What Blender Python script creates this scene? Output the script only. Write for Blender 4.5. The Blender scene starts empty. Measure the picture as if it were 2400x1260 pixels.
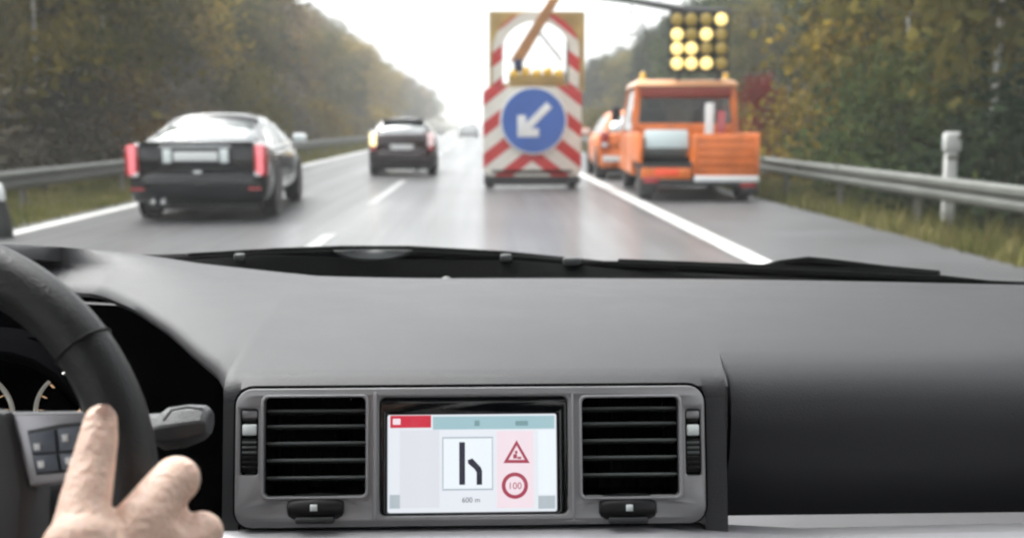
import bpy, bmesh, math, random
import numpy as np
from mathutils import Vector, Matrix
rad = math.radians
scene = bpy.context.scene
COL = scene.collection

# ------------------------------------------------------------------ camera
CAM_H = 1.10
THETA = math.atan(338/2400)                     # looking slightly down
PSI = math.atan(.03125*math.cos(THETA))         # and slightly to the right
cam_d = bpy.data.cameras.new('camera')
cam = bpy.data.objects.new('camera', cam_d); COL.objects.link(cam)
cam.location = (0, 0, CAM_H)
cam.rotation_euler = (math.pi/2-THETA, 0, -PSI)
cam_d.sensor_width = 36; cam_d.lens = 36; cam_d.sensor_fit = 'HORIZONTAL'
cam_d.clip_start = .02; cam_d.clip_end = 3000
cam_d.dof.use_dof = True
cam_d.dof.focus_distance = 1.0
cam_d.dof.aperture_fstop = 6.0
scene.camera = cam

# ------------------------------------------------------------------ light
SUN_EL, SUN_AZ = 58, -55
world = bpy.data.worlds.new('World'); scene.world = world; world.use_nodes = True
wn = world.node_tree.nodes; wl = world.node_tree.links
sky = wn.new('ShaderNodeTexSky'); sky.sky_type = 'NISHITA'; sky.sun_disc = False
sky.sun_elevation = rad(SUN_EL); sky.sun_rotation = rad(SUN_AZ)
sky.air_density = 1.0; sky.dust_density = 6.0; sky.ozone_density = 1.0
hsv = wn.new('ShaderNodeHueSaturation'); hsv.inputs['Saturation'].default_value = .12
hsv.inputs['Value'].default_value = 1.0
wl.new(sky.outputs[0], hsv.inputs['Color'])
wl.new(hsv.outputs[0], wn['Background'].inputs['Color'])
wn['Background'].inputs['Strength'].default_value = .15
sun_d = bpy.data.lights.new('sun', 'SUN'); sun_d.energy = .5; sun_d.angle = rad(40); sun_d.color = (1, .97, .93)
sun = bpy.data.objects.new('sun', sun_d); COL.objects.link(sun)
sun.rotation_euler = (rad(90-SUN_EL), 0, rad(180-SUN_AZ))
vs = scene.view_settings
vs.view_transform = 'Standard'; vs.look = 'None'; vs.gamma = 1; vs.use_curve_mapping = False
EXPOSURE = 2.0
vs.exposure = EXPOSURE
EM = 2.0**-EXPOSURE                              # emitters are given as display brightness
scene.render.engine = 'CYCLES'
cy = scene.cycles
cy.use_denoising = True
cy.filter_width = 2.3
cy.max_bounces = 6; cy.diffuse_bounces = 3; cy.glossy_bounces = 3; cy.transmission_bounces = 4
cy.transparent_max_bounces = 12; cy.volume_bounces = 1
cy.caustics_reflective = False; cy.caustics_refractive = False

# ------------------------------------------------------------------ helpers
Fv = Vector((math.sin(PSI)*math.cos(THETA), math.cos(PSI)*math.cos(THETA), -math.sin(THETA)))
Rv = Vector((math.cos(PSI), -math.sin(PSI), 0)); Uv = Rv.cross(Fv); CV = Vector((0, 0, CAM_H))
def ray(px, py): return Fv + Rv*((px-1200)/2400) + Uv*((630-py)/2400)
def at(px, py, Y):                               # point of the place at distance Y ahead
    d = ray(px, py); return CV + d*(Y/d.y)
def on_plane(px, py, o, n):
    d = ray(px, py); return CV + d*((o-CV).dot(n)/d.dot(n))

def put(o, parent=None, label=None, cat=None, group=None, kind=None):
    COL.objects.link(o)
    if parent is not None: o.parent = parent
    if label: o['label'] = label
    if cat: o['category'] = cat
    if group: o['group'] = group
    if kind: o['kind'] = kind
    return o
def thing(name, label, cat, loc=(0,0,0), rz=0, group=None):
    o = bpy.data.objects.new(name, None); o.empty_display_size = .1
    o.location = loc; o.rotation_euler = (0, 0, rz)
    return put(o, None, label, cat, group)

def finish_mesh(me, angle=35, smooth=True):
    bm = bmesh.new(); bm.from_mesh(me)
    bmesh.ops.recalc_face_normals(bm, faces=bm.faces)
    a = rad(angle)
    for f in bm.faces: f.smooth = smooth
    if smooth:
        for e in bm.edges:
            if len(e.link_faces) == 2 and e.calc_face_angle(0) > a: e.smooth = False
    bm.to_mesh(me); bm.free(); me.update()

class MB:
    def __init__(s): s.v = []; s.f = []
    def quad(s, *p):
        n = len(s.v); s.v += [tuple(q) for q in p]; s.f.append(tuple(range(n, n+len(p)))); return s
    def box(s, c, size, m=None, taper=1.0):
        n = len(s.v); hx, hy, hz = size[0]/2, size[1]/2, size[2]/2
        for z in (-1, 1):
            k = taper if z > 0 else 1
            for x, y in ((-1,-1),(1,-1),(1,1),(-1,1)):
                p = Vector((x*hx*k, y*hy*k, z*hz))
                if m is not None: p = m @ p
                s.v.append(tuple(p + Vector(c)))
        for q in ((0,3,2,1),(4,5,6,7),(0,1,5,4),(1,2,6,5),(2,3,7,6),(3,0,4,7)): s.f.append(tuple(n+i for i in q))
        return s
    def rbox(s, c, size, r, m=None):             # box with chamfered edges
        bm = bmesh.new(); bmesh.ops.create_cube(bm, size=1)
        for v in bm.verts: v.co = Vector((v.co.x*size[0], v.co.y*size[1], v.co.z*size[2]))
        bmesh.ops.bevel(bm, geom=list(bm.edges), offset=r, segments=2, profile=.5, affect='EDGES')
        n = len(s.v)
        for v in bm.verts:
            p = m @ v.co if m is not None else v.co
            s.v.append(tuple(p + Vector(c)))
        bm.verts.index_update()
        for f in bm.faces: s.f.append(tuple(n+v.index for v in f.verts))
        bm.free(); return s
    def loft(s, rings, closed=True, cap=True):
        n = len(s.v); k = len(rings[0])
        for r in rings: s.v += [tuple(p) for p in r]
        for i in range(len(rings)-1):
            for j in range(k if closed else k-1):
                a = n+i*k+j; b = n+i*k+(j+1) % k
                s.f.append((a, b, b+k, a+k))
        if cap and closed:
            s.f.append(tuple(n+j for j in reversed(range(k))))
            s.f.append(tuple(n+(len(rings)-1)*k+j for j in range(k)))
        return s
    def tube(s, path, radii, seg=10, cap=True):
        path = [Vector(p) for p in path]
        if not hasattr(radii, '__len__'): radii = [radii]*len(path)
        rings = []; ref = None
        for i, p in enumerate(path):
            t = (path[min(i+1, len(path)-1)]-path[max(i-1, 0)]).normalized()
            if ref is None: ref = Vector((0,0,1)) if abs(t.z) < .9 else Vector((1,0,0))
            a = t.cross(ref).normalized(); b = a.cross(t).normalized(); ref = b
            rings.append([p + (a*math.cos(w)+b*math.sin(w))*radii[i] for w in [2*math.pi*j/seg for j in range(seg)]])
        return s.loft(rings, True, cap)
    def lathe(s, prof, o, axis, seg=24, cap=True):         # prof: (radius, along axis)
        axis = Vector(axis).normalized()
        a = axis.orthogonal().normalized(); b = axis.cross(a)
        rings = [[Vector(o)+axis*h+(a*math.cos(w)+b*math.sin(w))*max(r, 1e-5) for w in [2*math.pi*j/seg for j in range(seg)]] for r, h in prof]
        return s.loft(rings, True, cap)
    def prism(s, pts, d):                        # pts: 3D loop, d: extrusion vector
        d = Vector(d); a = [Vector(p) for p in pts]
        return s.loft([a, [p+d for p in a]])
    def mesh(s, name, mt, smooth=True, angle=35):
        me = bpy.data.meshes.new(name); me.from_pydata(s.v, [], s.f)
        if mt is not None: me.materials.append(mt)
        finish_mesh(me, angle, smooth); return me
    def build(s, name, mt, parent=None, smooth=True, angle=35, bevel=0, subdiv=0, **kw):
        o = bpy.data.objects.new(name, s.mesh(name, mt, smooth, angle))
        if bevel:
            m = o.modifiers.new('bevel', 'BEVEL'); m.width = bevel; m.segments = 2; m.limit_method = 'ANGLE'; m.angle_limit = rad(40)
        if subdiv:
            m = o.modifiers.new('sub', 'SUBSURF'); m.levels = m.render_levels = subdiv
        return put(o, parent, **kw)

def rrect(x0, y0, x1, y1, r, n=6):
    pts = []
    for cx, cy_, a0 in ((x1-r, y1-r, 0), (x0+r, y1-r, 90), (x0+r, y0+r, 180), (x1-r, y0+r, 270)):
        for i in range(n+1):
            a = rad(a0+90*i/n); pts.append((cx+r*math.cos(a), cy_+r*math.sin(a)))
    return pts
def plate_mesh(name, outer, holes, thick, bevel, mt, M):
    """flat plate with holes; local xy plane, front face towards +z, placed with matrix M"""
    cu = bpy.data.curves.new('tmp', 'CURVE'); cu.dimensions = '2D'; cu.fill_mode = 'BOTH'
    cu.extrude = max(thick/2-bevel, 1e-5); cu.bevel_depth = bevel; cu.bevel_resolution = 1; cu.offset = -bevel
    for loop in [outer]+holes:
        sp = cu.splines.new('POLY'); sp.points.add(len(loop)-1); sp.use_cyclic_u = True
        for p, q in zip(sp.points, loop): p.co = (q[0], q[1], 0, 1)
    tmp = bpy.data.objects.new('tmp', cu); COL.objects.link(tmp)
    dg = bpy.context.evaluated_depsgraph_get()
    me = bpy.data.meshes.new_from_object(tmp.evaluated_get(dg)); me.name = name
    bpy.data.objects.remove(tmp); bpy.data.curves.remove(cu)
    me.materials.clear(); me.materials.append(mt)
    me.transform(M @ Matrix.Translation((0, 0, -thick/2)))
    bm = bmesh.new(); bm.from_mesh(me); bmesh.ops.remove_doubles(bm, verts=bm.verts, dist=1e-6); bm.to_mesh(me); bm.free()
    finish_mesh(me, 30)
    return me
def text_mesh(name, txt, size, mt, M, thick=.0001):
    cu = bpy.data.curves.new('tmp', 'FONT'); cu.body = txt; cu.size = size; cu.align_x = 'CENTER'; cu.align_y = 'CENTER'; cu.extrude = thick
    tmp = bpy.data.objects.new('tmp', cu); COL.objects.link(tmp)
    me = bpy.data.meshes.new_from_object(tmp.evaluated_get(bpy.context.evaluated_depsgraph_get())); me.name = name
    bpy.data.objects.remove(tmp); bpy.data.curves.remove(cu)
    me.materials.clear(); me.materials.append(mt); me.transform(M); return me

# ------------------------------------------------------------------ materials
def mat(name, col, rough=.5, metal=0, spec=.5, var=0, vscale=5, bump=0, bscale=200, emit=0, ecol=None, coat=0, sss=0, ior=1.5, coat_r=.05):
    m = bpy.data.materials.new(name); m.use_nodes = True
    nt = m.node_tree; b = nt.nodes['Principled BSDF']
    b.inputs['Base Color'].default_value = (*col, 1); b.inputs['Roughness'].default_value = rough
    b.inputs['Metallic'].default_value = metal; b.inputs['Specular IOR Level'].default_value = spec; b.inputs['IOR'].default_value = ior
    if coat: b.inputs['Coat Weight'].default_value = coat; b.inputs['Coat Roughness'].default_value = coat_r
    if sss:
        b.inputs['Subsurface Weight'].default_value = sss; b.inputs['Subsurface Radius'].default_value = (1, .35, .2); b.inputs['Subsurface Scale'].default_value = .006
    if emit:
        b.inputs['Emission Color'].default_value = (*(ecol or col), 1); b.inputs['Emission Strength'].default_value = emit*EM
    if var or bump: tc = nt.nodes.new('ShaderNodeTexCoord')
    if var:
        n = nt.nodes.new('ShaderNodeTexNoise'); n.inputs['Scale'].default_value = vscale; n.inputs['Detail'].default_value = 5
        nt.links.new(tc.outputs['Object'], n.inputs['Vector'])
        r = nt.nodes.new('ShaderNodeValToRGB')
        r.color_ramp.elements[0].position = .3; r.color_ramp.elements[1].position = .7
        r.color_ramp.elements[0].color = (*[c*(1-var) for c in col], 1); r.color_ramp.elements[1].color = (*[min(1, c*(1+var)) for c in col], 1)
        nt.links.new(n.outputs[0], r.inputs[0]); nt.links.new(r.outputs[0], b.inputs['Base Color'])
        mr = nt.nodes.new('ShaderNodeMapRange'); mr.inputs[3].default_value = rough*.85; mr.inputs[4].default_value = min(1, rough*1.15)
        nt.links.new(n.outputs[0], mr.inputs[0]); nt.links.new(mr.outputs[0], b.inputs['Roughness'])
    if bump:
        n2 = nt.nodes.new('ShaderNodeTexNoise'); n2.inputs['Scale'].default_value = bscale; n2.inputs['Detail'].default_value = 3
        nt.links.new(tc.outputs['Object'], n2.inputs['Vector'])
        bp = nt.nodes.new('ShaderNodeBump'); bp.inputs['Strength'].default_value = bump; bp.inputs['Distance'].default_value = .002
        nt.links.new(n2.outputs[0], bp.inputs['Height']); nt.links.new(bp.outputs[0], b.inputs['Normal'])
    return m
def leaf_mat(name, c1, c2, c3, scale=.45):
    m = bpy.data.materials.new(name); m.use_nodes = True; nt = m.node_tree; N = nt.nodes; L = nt.links
    N.remove(N['Principled BSDF'])
    tc = N.new('ShaderNodeTexCoord'); n = N.new('ShaderNodeTexNoise'); n.inputs['Scale'].default_value = scale; n.inputs['Detail'].default_value = 6
    oi = N.new('ShaderNodeObjectInfo'); ad = N.new('ShaderNodeVectorMath'); ad.operation = 'ADD'
    sc_ = N.new('ShaderNodeMath'); sc_.operation = 'MULTIPLY'; sc_.inputs[1].default_value = 57
    L.new(oi.outputs['Random'], sc_.inputs[0]); L.new(tc.outputs['Object'], ad.inputs[0]); L.new(sc_.outputs[0], ad.inputs[1]); L.new(ad.outputs[0], n.inputs['Vector'])
    r = N.new('ShaderNodeValToRGB'); e = r.color_ramp.elements
    e[0].position = .32; e[0].color = (*c1, 1); e[1].position = .68; e[1].color = (*c3, 1); k = e.new(.5); k.color = (*c2, 1)
    L.new(n.outputs[0], r.inputs[0])
    hs = N.new('ShaderNodeHueSaturation'); mr = N.new('ShaderNodeMapRange'); mr.inputs[3].default_value = .55; mr.inputs[4].default_value = 1.05
    L.new(oi.outputs['Random'], mr.inputs[0]); L.new(mr.outputs[0], hs.inputs['Value']); L.new(r.outputs[0], hs.inputs['Color'])
    d = N.new('ShaderNodeBsdfDiffuse'); t = N.new('ShaderNodeBsdfTranslucent'); mx = N.new('ShaderNodeMixShader'); mx.inputs[0].default_value = .3
    L.new(hs.outputs[0], d.inputs[0]); L.new(hs.outputs[0], t.inputs[0]); L.new(d.outputs[0], mx.inputs[1]); L.new(t.outputs[0], mx.inputs[2])
    L.new(mx.outputs[0], N['Material Output'].inputs[0]); return m
def glass_mat(name, tint=(.93, .95, .94), refl=.013):
    m = bpy.data.materials.new(name); m.use_nodes = True; nt = m.node_tree; N = nt.nodes; L = nt.links
    N.remove(N['Principled BSDF'])
    t = N.new('ShaderNodeBsdfTransparent'); t.inputs[0].default_value = (*tint, 1)
    g = N.new('ShaderNodeBsdfGlossy'); g.inputs['Roughness'].default_value = .02
    mx = N.new('ShaderNodeMixShader'); mx.inputs[0].default_value = refl
    L.new(t.outputs[0], mx.inputs[1]); L.new(g.outputs[0], mx.inputs[2]); L.new(mx.outputs[0], N['Material Output'].inputs[0]); return m

def stripe_mat():                                # red and white retroreflective chevrons (flat print)
    m = bpy.data.materials.new('chevron_sheet'); m.use_nodes = True; nt = m.node_tree; N = nt.nodes; L = nt.links; b = N['Principled BSDF']
    tc = N.new('ShaderNodeTexCoord'); sx = N.new('ShaderNodeSeparateXYZ'); L.new(tc.outputs['Object'], sx.inputs[0])
    def mth(op, a, bb):
        q = N.new('ShaderNodeMath'); q.operation = op
        for i, x in enumerate((a, bb)):
            if x is None: continue
            if isinstance(x, (int, float)): q.inputs[i].default_value = x
            else: L.new(x, q.inputs[i])
        return q.outputs[0]
    ax = mth('ABSOLUTE', sx.outputs[0], None)
    h = mth('ADD', sx.outputs[2], mth('MULTIPLY', ax, .78))
    ph = mth('FRACT', mth('ADD', mth('DIVIDE', h, .535), .12), None)
    s = mth('LESS_THAN', ph, .47)
    mx = N.new('ShaderNodeMix'); mx.data_type = 'RGBA'
    mx.inputs[6].default_value = (.76, .73, .66, 1); mx.inputs[7].default_value = (.55, .035, .035, 1)
    L.new(s, mx.inputs[0])
    n = N.new('ShaderNodeTexNoise'); n.inputs['Scale'].default_value = 3; n.inputs['Detail'].default_value = 6; L.new(tc.outputs['Object'], n.inputs[0])
    mr = N.new('ShaderNodeMapRange'); mr.inputs[3].default_value = .7; mr.inputs[4].default_value = 1.1; L.new(n.outputs[0], mr.inputs[0])
    hs = N.new('ShaderNodeHueSaturation'); L.new(mx.outputs[2], hs.inputs['Color']); L.new(mr.outputs[0], hs.inputs['Value'])
    L.new(hs.outputs[0], b.inputs['Base Color']); b.inputs['Roughness'].default_value = .35
    return m

def wheel_tracks(m):                              # long polished tracks and patches along the lane
    nt = m.node_tree; N = nt.nodes; L = nt.links; b = N['Principled BSDF']
    tc = N.new('ShaderNodeTexCoord'); mp = N.new('ShaderNodeMapping'); mp.inputs['Scale'].default_value = (1.5, .035, 1)
    n = N.new('ShaderNodeTexNoise'); n.inputs['Scale'].default_value = 1.3; n.inputs['Detail'].default_value = 4
    L.new(tc.outputs['Object'], mp.inputs[0]); L.new(mp.outputs[0], n.inputs['Vector'])
    mr = N.new('ShaderNodeMapRange'); mr.inputs[1].default_value = .3; mr.inputs[2].default_value = .7; mr.inputs[3].default_value = .40; mr.inputs[4].default_value = .62
    L.new(n.outputs[0], mr.inputs[0]); L.new(mr.outputs[0], b.inputs['Roughness'])
    m2 = N.new('ShaderNodeMapRange'); m2.inputs[1].default_value = .3; m2.inputs[2].default_value = .7; m2.inputs[3].default_value = 1.3; m2.inputs[4].default_value = .72
    hs = N.new('ShaderNodeHueSaturation'); src = b.inputs['Base Color'].links[0].from_socket
    L.new(n.outputs[0], m2.inputs[0]); L.new(m2.outputs[0], hs.inputs['Value']); L.new(src, hs.inputs['Color']); L.new(hs.outputs[0], b.inputs['Base Color'])
M = {}
M['asphalt'] = mat('wet_asphalt', (.048, .048, .051), .5, spec=.42, var=.3, vscale=.5, bump=.6, bscale=45, coat=.42, coat_r=.20)
wheel_tracks(M['asphalt'])
M['shoulder'] = mat('shoulder_asphalt', (.05, .05, .053), .55, spec=.4, var=.25, vscale=.9, bump=.5, bscale=45, coat=.1, coat_r=.3)
M['paint'] = mat('road_paint', (.42, .42, .41), .45, var=.12, vscale=3)
M['worn_paint'] = mat('worn_road_paint', (.20, .20, .20), .45, var=.3, vscale=4)
M['soil'] = mat('leafy_soil', (.075, .068, .042), .95, var=.5, vscale=.6, bump=.5, bscale=8)
M['grass'] = leaf_mat('verge_grass', (.06, .07, .022), (.13, .13, .045), (.24, .20, .09), 1.2)
M['steel'] = mat('galvanised_steel', (.095, .10, .09), .55, metal=.25, var=.2, vscale=2)
M['post_steel'] = mat('weathered_post', (.16, .15, .13), .7, metal=.3, var=.3, vscale=4)
M['bark'] = mat('grey_bark', (.09, .08, .065), .9, var=.4, vscale=3)
M['birch'] = mat('birch_bark', (.50, .49, .46), .8, var=.35, vscale=4)
M['olive'] = leaf_mat('olive_leaves', (.055, .058, .020), (.125, .112, .034), (.24, .18, .04))
M['brown'] = leaf_mat('brown_leaves', (.07, .048, .024), (.15, .105, .045), (.27, .16, .04))
M['green'] = leaf_mat('green_leaves', (.026, .044, .020), (.058, .082, .030), (.11, .125, .038))
M['dark'] = leaf_mat('dark_needles', (.012, .022, .014), (.024, .038, .02), (.05, .06, .025))
M['yellow'] = leaf_mat('yellow_leaves', (.14, .10, .02), (.32, .23, .04), (.46, .33, .06))
M['red'] = leaf_mat('red_leaves', (.10, .012, .012), (.22, .02, .02), (.30, .05, .03))
M['twig'] = leaf_mat('grey_twigs', (.07, .062, .048), (.125, .11, .082), (.18, .155, .10))
M['black_paint'] = mat('black_car_paint', (.004, .0045, .006), .2, spec=.15, coat=.7)
M['maroon'] = mat('maroon_car_paint', (.018, .005, .008), .2, spec=.15, coat=.7)
M['orange'] = mat('orange_paint', (.64, .15, .018), .42, coat=.25, var=.28, vscale=3.2)
M['white_paint'] = mat('white_car_paint', (.75, .76, .76), .2, coat=.8)
M['car_glass'] = mat('tinted_car_glass', (.10, .115, .115), .05, spec=1, ior=2.6)
M['tyre'] = mat('tyre_rubber', (.018, .018, .018), .8)
M['alloy'] = mat('alloy_rim', (.35, .36, .36), .35, metal=.8)
M['trim'] = mat('black_trim', (.015, .015, .016), .55)
M['chrome'] = mat('bright_trim', (.62, .63, .64), .18, metal=1)
M['tail_on'] = mat('lit_tail_lamp', (.5, .02, .03), .15, emit=1.0, ecol=(1, .30, .34))
M['tail'] = mat('tail_lamp', (.35, .01, .015), .12, coat=1)
M['tail_pale'] = mat('pale_lit_lamp', (.6, .4, .4), .15, emit=.55, ecol=(1, .80, .82))
M['indicator'] = mat('lit_indicator', (.8, .5, .1), .2, emit=2.4, ecol=(1, .80, .45))
M['plate'] = mat('number_plate', (.72, .74, .74), .35)
M['white_lamp'] = mat('reversing_lens', (.75, .8, .8), .15)
M['post_white'] = mat('weathered_white', (.42, .42, .41), .6, var=.15, vscale=6)
M['chevron'] = stripe_mat()
M['ochre'] = mat('ochre_paint', (.40, .28, .10), .45, var=.25, vscale=2.5)
M['amber_off'] = mat('amber_lens', (.55, .33, .03), .2, coat=.6, emit=.25, ecol=(1, .65, .15))
M['amber_on'] = mat('lit_amber_lamp', (1, .75, .25), .3, emit=1.7, ecol=(1, .70, .24))
M['amber_dim'] = mat('dim_amber_lamp', (.22, .15, .02), .35, emit=.16, ecol=(1, .75, .25))
M['sign_blue'] = mat('blue_sign', (.04, .12, .42), .4, var=.1, vscale=2)
M['sign_white'] = mat('white_sign', (.74, .76, .76), .4, var=.06, vscale=4)
M['pad'] = mat('dash_pad', (.028, .028, .031), .46, spec=.34, var=.05, vscale=9, bump=.35, bscale=900)
M['pad_dark'] = mat('dark_dash', (.028, .029, .031), .5, spec=.45, bump=.35, bscale=900)
M['fascia'] = mat('fascia_plastic', (.032, .033, .036), .5, bump=.3, bscale=900)
M['glove'] = mat('glovebox_plastic', (.030, .031, .034), .48, spec=.45, bump=.3, bscale=900)
M['black'] = mat('black_plastic', (.006, .006, .007), .45, spec=.35)
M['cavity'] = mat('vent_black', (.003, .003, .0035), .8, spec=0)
M['silver'] = mat('satin_silver', (.30, .30, .31), .36, metal=.45, var=.04, vscale=30)
M['trim_silver'] = mat('trim_silver', (.38, .38, .40), .34, metal=.45)
M['slat'] = mat('slat_grey', (.09, .10, .10), .4)
M['leather'] = mat('wheel_leather', (.011, .012, .0135), .42, spec=.42, bump=.4, bscale=700)
M['hub'] = mat('airbag_cover', (.05, .052, .056), .5, bump=.3, bscale=900)
M['key'] = mat('grey_keys', (.10, .12, .15), .4)
M['icon'] = mat('key_icons', (.75, .78, .8), .5)
M['skin'] = mat('skin', (.82, .58, .47), .48, spec=.4, var=.13, vscale=28, bump=.9, bscale=230, sss=.25)
M['nail'] = mat('nail', (.72, .46, .38), .25)
M['sleeve'] = mat('dark_sleeve', (.02, .02, .025), .9)
M['headliner'] = mat('headliner', (.45, .44, .42), .95)
M['windshield'] = glass_mat('windshield_glass')
M['wiper'] = mat('wiper_black', (.0025, .0027, .0027), .7, spec=.02)
M['wiper_grey'] = mat('wiper_grey', (.035, .038, .038), .5)
M['cluster'] = mat('gauge_black', (.004, .004, .004), .3)
M['gauge_ring'] = mat('gauge_ring', (.45, .44, .42), .3, metal=.6, emit=.16, ecol=(1, .95, .85))
M['gauge_mark'] = mat('gauge_mark', (.5, .35, .2), .5, emit=.5, ecol=(1, .62, .35))
def screen(name, c): return mat(name, (.02, .02, .02), .3, emit=1, ecol=c)
M['s_white'] = screen('screen_white', (.80, .84, .90)); M['s_field'] = screen('screen_field', (.74, .76, .82)); M['s_pale'] = screen('screen_pale', (.86, .93, .98))
M['s_blue'] = screen('screen_header', (.36, .55, .60)); M['s_red'] = screen('screen_red', (.62, .03, .06)); M['s_dark'] = screen('screen_dark', (.012, .016, .022))
M['s_pink'] = screen('screen_pink', (.90, .76, .82)); M['s_mark'] = screen('screen_mark', (.025, .025, .045)); M['s_sign'] = screen('screen_sign', (.40, .06, .10))
M['s_line'] = screen('screen_line', (.45, .52, .56)); M['s_teal'] = screen('screen_teal', (.20, .34, .36))
M['s_off'] = mat('screen_glass', (.004, .005, .006), .12)

# ================================================================== THE SETTING
def ground_z(x, y):
    if x < -5.0:
        d = -5.0-x
        z = -.05*min(d, 1.5)-.004
        if d > 3: z += (d-3)*.36*min(1, (d-3)/5)
    elif x > 4.1:
        d = x-4.1
        z = -.16*min(d, 2.2)-.004
        if d > 3: z += (d-3)*.32*min(1, (d-3)/5)
    else: return -.03
    z = min(z, 11+.02*abs(x))
    return z + .12*math.sin(x*1.3+y*.31)*min(1, d/6) + .25*math.sin(y*.13+x*.4)*min(1, d/12)
xs = [-900, -400, -150, -80]+[-60+2*i for i in range(20)]+[-20+.6*i for i in range(25)]+[-5.0, -4.4, 3.6, 4.1]+[4.1+.4*i for i in range(1, 18)]+[11.5+.9*i for i in range(1, 14)]+[24+3*i for i in range(1, 14)]+[90, 160, 400, 900]
ys = [-60, -30, -12]+[2*i for i in range(0, 40)]+[80+6*i for i in range(40)]+[330, 380, 450, 560, 700, 900, 1200]
m = MB()
m.v = [(x, y, ground_z(x, y)) for y in ys for x in xs]
k = len(xs); m.f = [(j*k+i, j*k+i+1, (j+1)*k+i+1, (j+1)*k+i) for j in range(len(ys)-1) for i in range(k-1)]
m.build('ground', M['soil'], angle=180, kind='structure')

ROAD0, ROAD1 = -12, 900
def strip(name, x0, x1, z, mt, y0=ROAD0, y1=ROAD1, n=60, **kw):
    m = MB(); yy = [y0+(y1-y0)*(i/n)**1.6 for i in range(n+1)] if n > 1 else [y0, y1]
    m.v = [p for y in yy for p in ((x0, y, z), (x1, y, z))]
    m.f = [(2*i, 2*i+1, 2*i+3, 2*i+2) for i in range(len(yy)-1)]
    return m.build(name, mt, **kw)
XR, XD, XL = 2.23, -1.52, -4.76
strip('road', -5.05, 4.16, 0, M['asphalt'], kind='structure')
strip('hard_shoulder', XR+.09, 4.20, .004, M['shoulder'], kind='structure')
strip('edge_line', XR-.09, XR+.12, .009, M['paint'], kind='structure')
strip('edge_line', XL-.10, XL+.08, .005, M['paint'], kind='structure')
for i in range(14):
    y0 = 4.2+10*i
    strip('lane_dash', XD-.07, XD+.07, .005, M['worn_paint'], y0, y0+6.2, 1, kind='structure')

def grass_patch(name, label, x0, x1, y0, y1, n, seed, hmin, hmax):
    rng = np.random.default_rng(seed)
    yy = y0+(y1-y0)*rng.random(n)**1.8; xx = x0+(x1-x0)*rng.random(n)
    # tufts
    xx += .05*rng.standard_normal(n); a = rng.random(n)*6.283; h = hmin+(hmax-hmin)*rng.random(n)**2
    w = .006+.010*rng.random(n)+.0006*yy
    zz = np.array([ground_z(x, y) for x, y in zip(xx, yy)])
    lean = .6*h*rng.random(n); la = rng.random(n)*6.283
    v = np.empty((n, 3, 3), np.float32)
    v[:, 0] = np.stack([xx-w*np.cos(a), yy-w*np.sin(a), zz-.01], 1); v[:, 1] = np.stack([xx+w*np.cos(a), yy+w*np.sin(a), zz-.01], 1)
    v[:, 2] = np.stack([xx+lean*np.cos(la), yy+lean*np.sin(la), zz+h], 1)
    tri_mesh(name, v, M['grass'], kind='stuff', label=label, cat='grass')
def tri_mesh(name, v, mt, **kw):                 # v: n x k x 3 loose polygons
    n, k = v.shape[:2]
    me = bpy.data.meshes.new(name); me.vertices.add(n*k); me.vertices.foreach_set('co', v.reshape(-1))
    me.loops.add(n*k); me.loops.foreach_set('vertex_index', np.arange(n*k, dtype=np.int32))
    me.polygons.add(n); me.polygons.foreach_set('loop_start', np.arange(0, n*k, k, dtype=np.int32))
    me.update(calc_edges=True); me.materials.append(mt)
    if kw.get('only_mesh'): return me
    return put(bpy.data.objects.new(name, me), **kw)
grass_patch('verge_grass', 'dry olive grass between the right shoulder and the slope', 4.22, 8.5, 6, 70, 42000, 1, .05, .30)
grass_patch('tall_weeds', 'tall brown weeds around the right guardrail posts', 4.9, 7.0, 8, 50, 9000, 5, .15, .50)
grass_patch('verge_grass', 'short green grass strip between left edge line and guardrail', -9.0, -5.0, 8, 80, 42000, 2, .04, .16)

# ------------------------------------------------------------------ trees
def crown_mesh(name, seed, h, r, base, clumps, leaves, size, shape='round'):
    rng = np.random.default_rng(seed); c = []
    for i in range(clumps):
        t = rng.random(); z = base+(h-base)*t
        if shape == 'cone': rr = r*(1.02-t)
        elif shape == 'bush': rr = r*math.sqrt(max(.05, 1-t*t))
        else: rr = r*math.sqrt(max(.03, 1-(2*abs(t-.45)/1.12)**2))
        a = rng.random()*6.283; q = rr*math.sqrt(.25+.75*rng.random())
        c.append((q*math.cos(a), q*math.sin(a), z, .16*r*(.6+.9*rng.random())+.12))
    c = np.array(c); k = rng.integers(0, clumps, leaves)
    p = c[k, :3]+rng.standard_normal((leaves, 3))*c[k, 3:4]*np.array([1.15, 1.15, .75])
    p[:, 2] = np.maximum(p[:, 2], .03)
    u = rng.standard_normal((leaves, 3)); u /= np.linalg.norm(u, axis=1)[:, None]
    w = rng.standard_normal((leaves, 3)); w -= (w*u).sum(1)[:, None]*u; w /= np.linalg.norm(w, axis=1)[:, None]
    s = size*(.6+.8*rng.random(leaves))[:, None]
    v = np.stack([p-u*s, p-w*s*.55, p+u*s, p+w*s*.55], 1).astype(np.float32)
    return tri_mesh(name, v, M['olive'], only_mesh=True)
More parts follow.
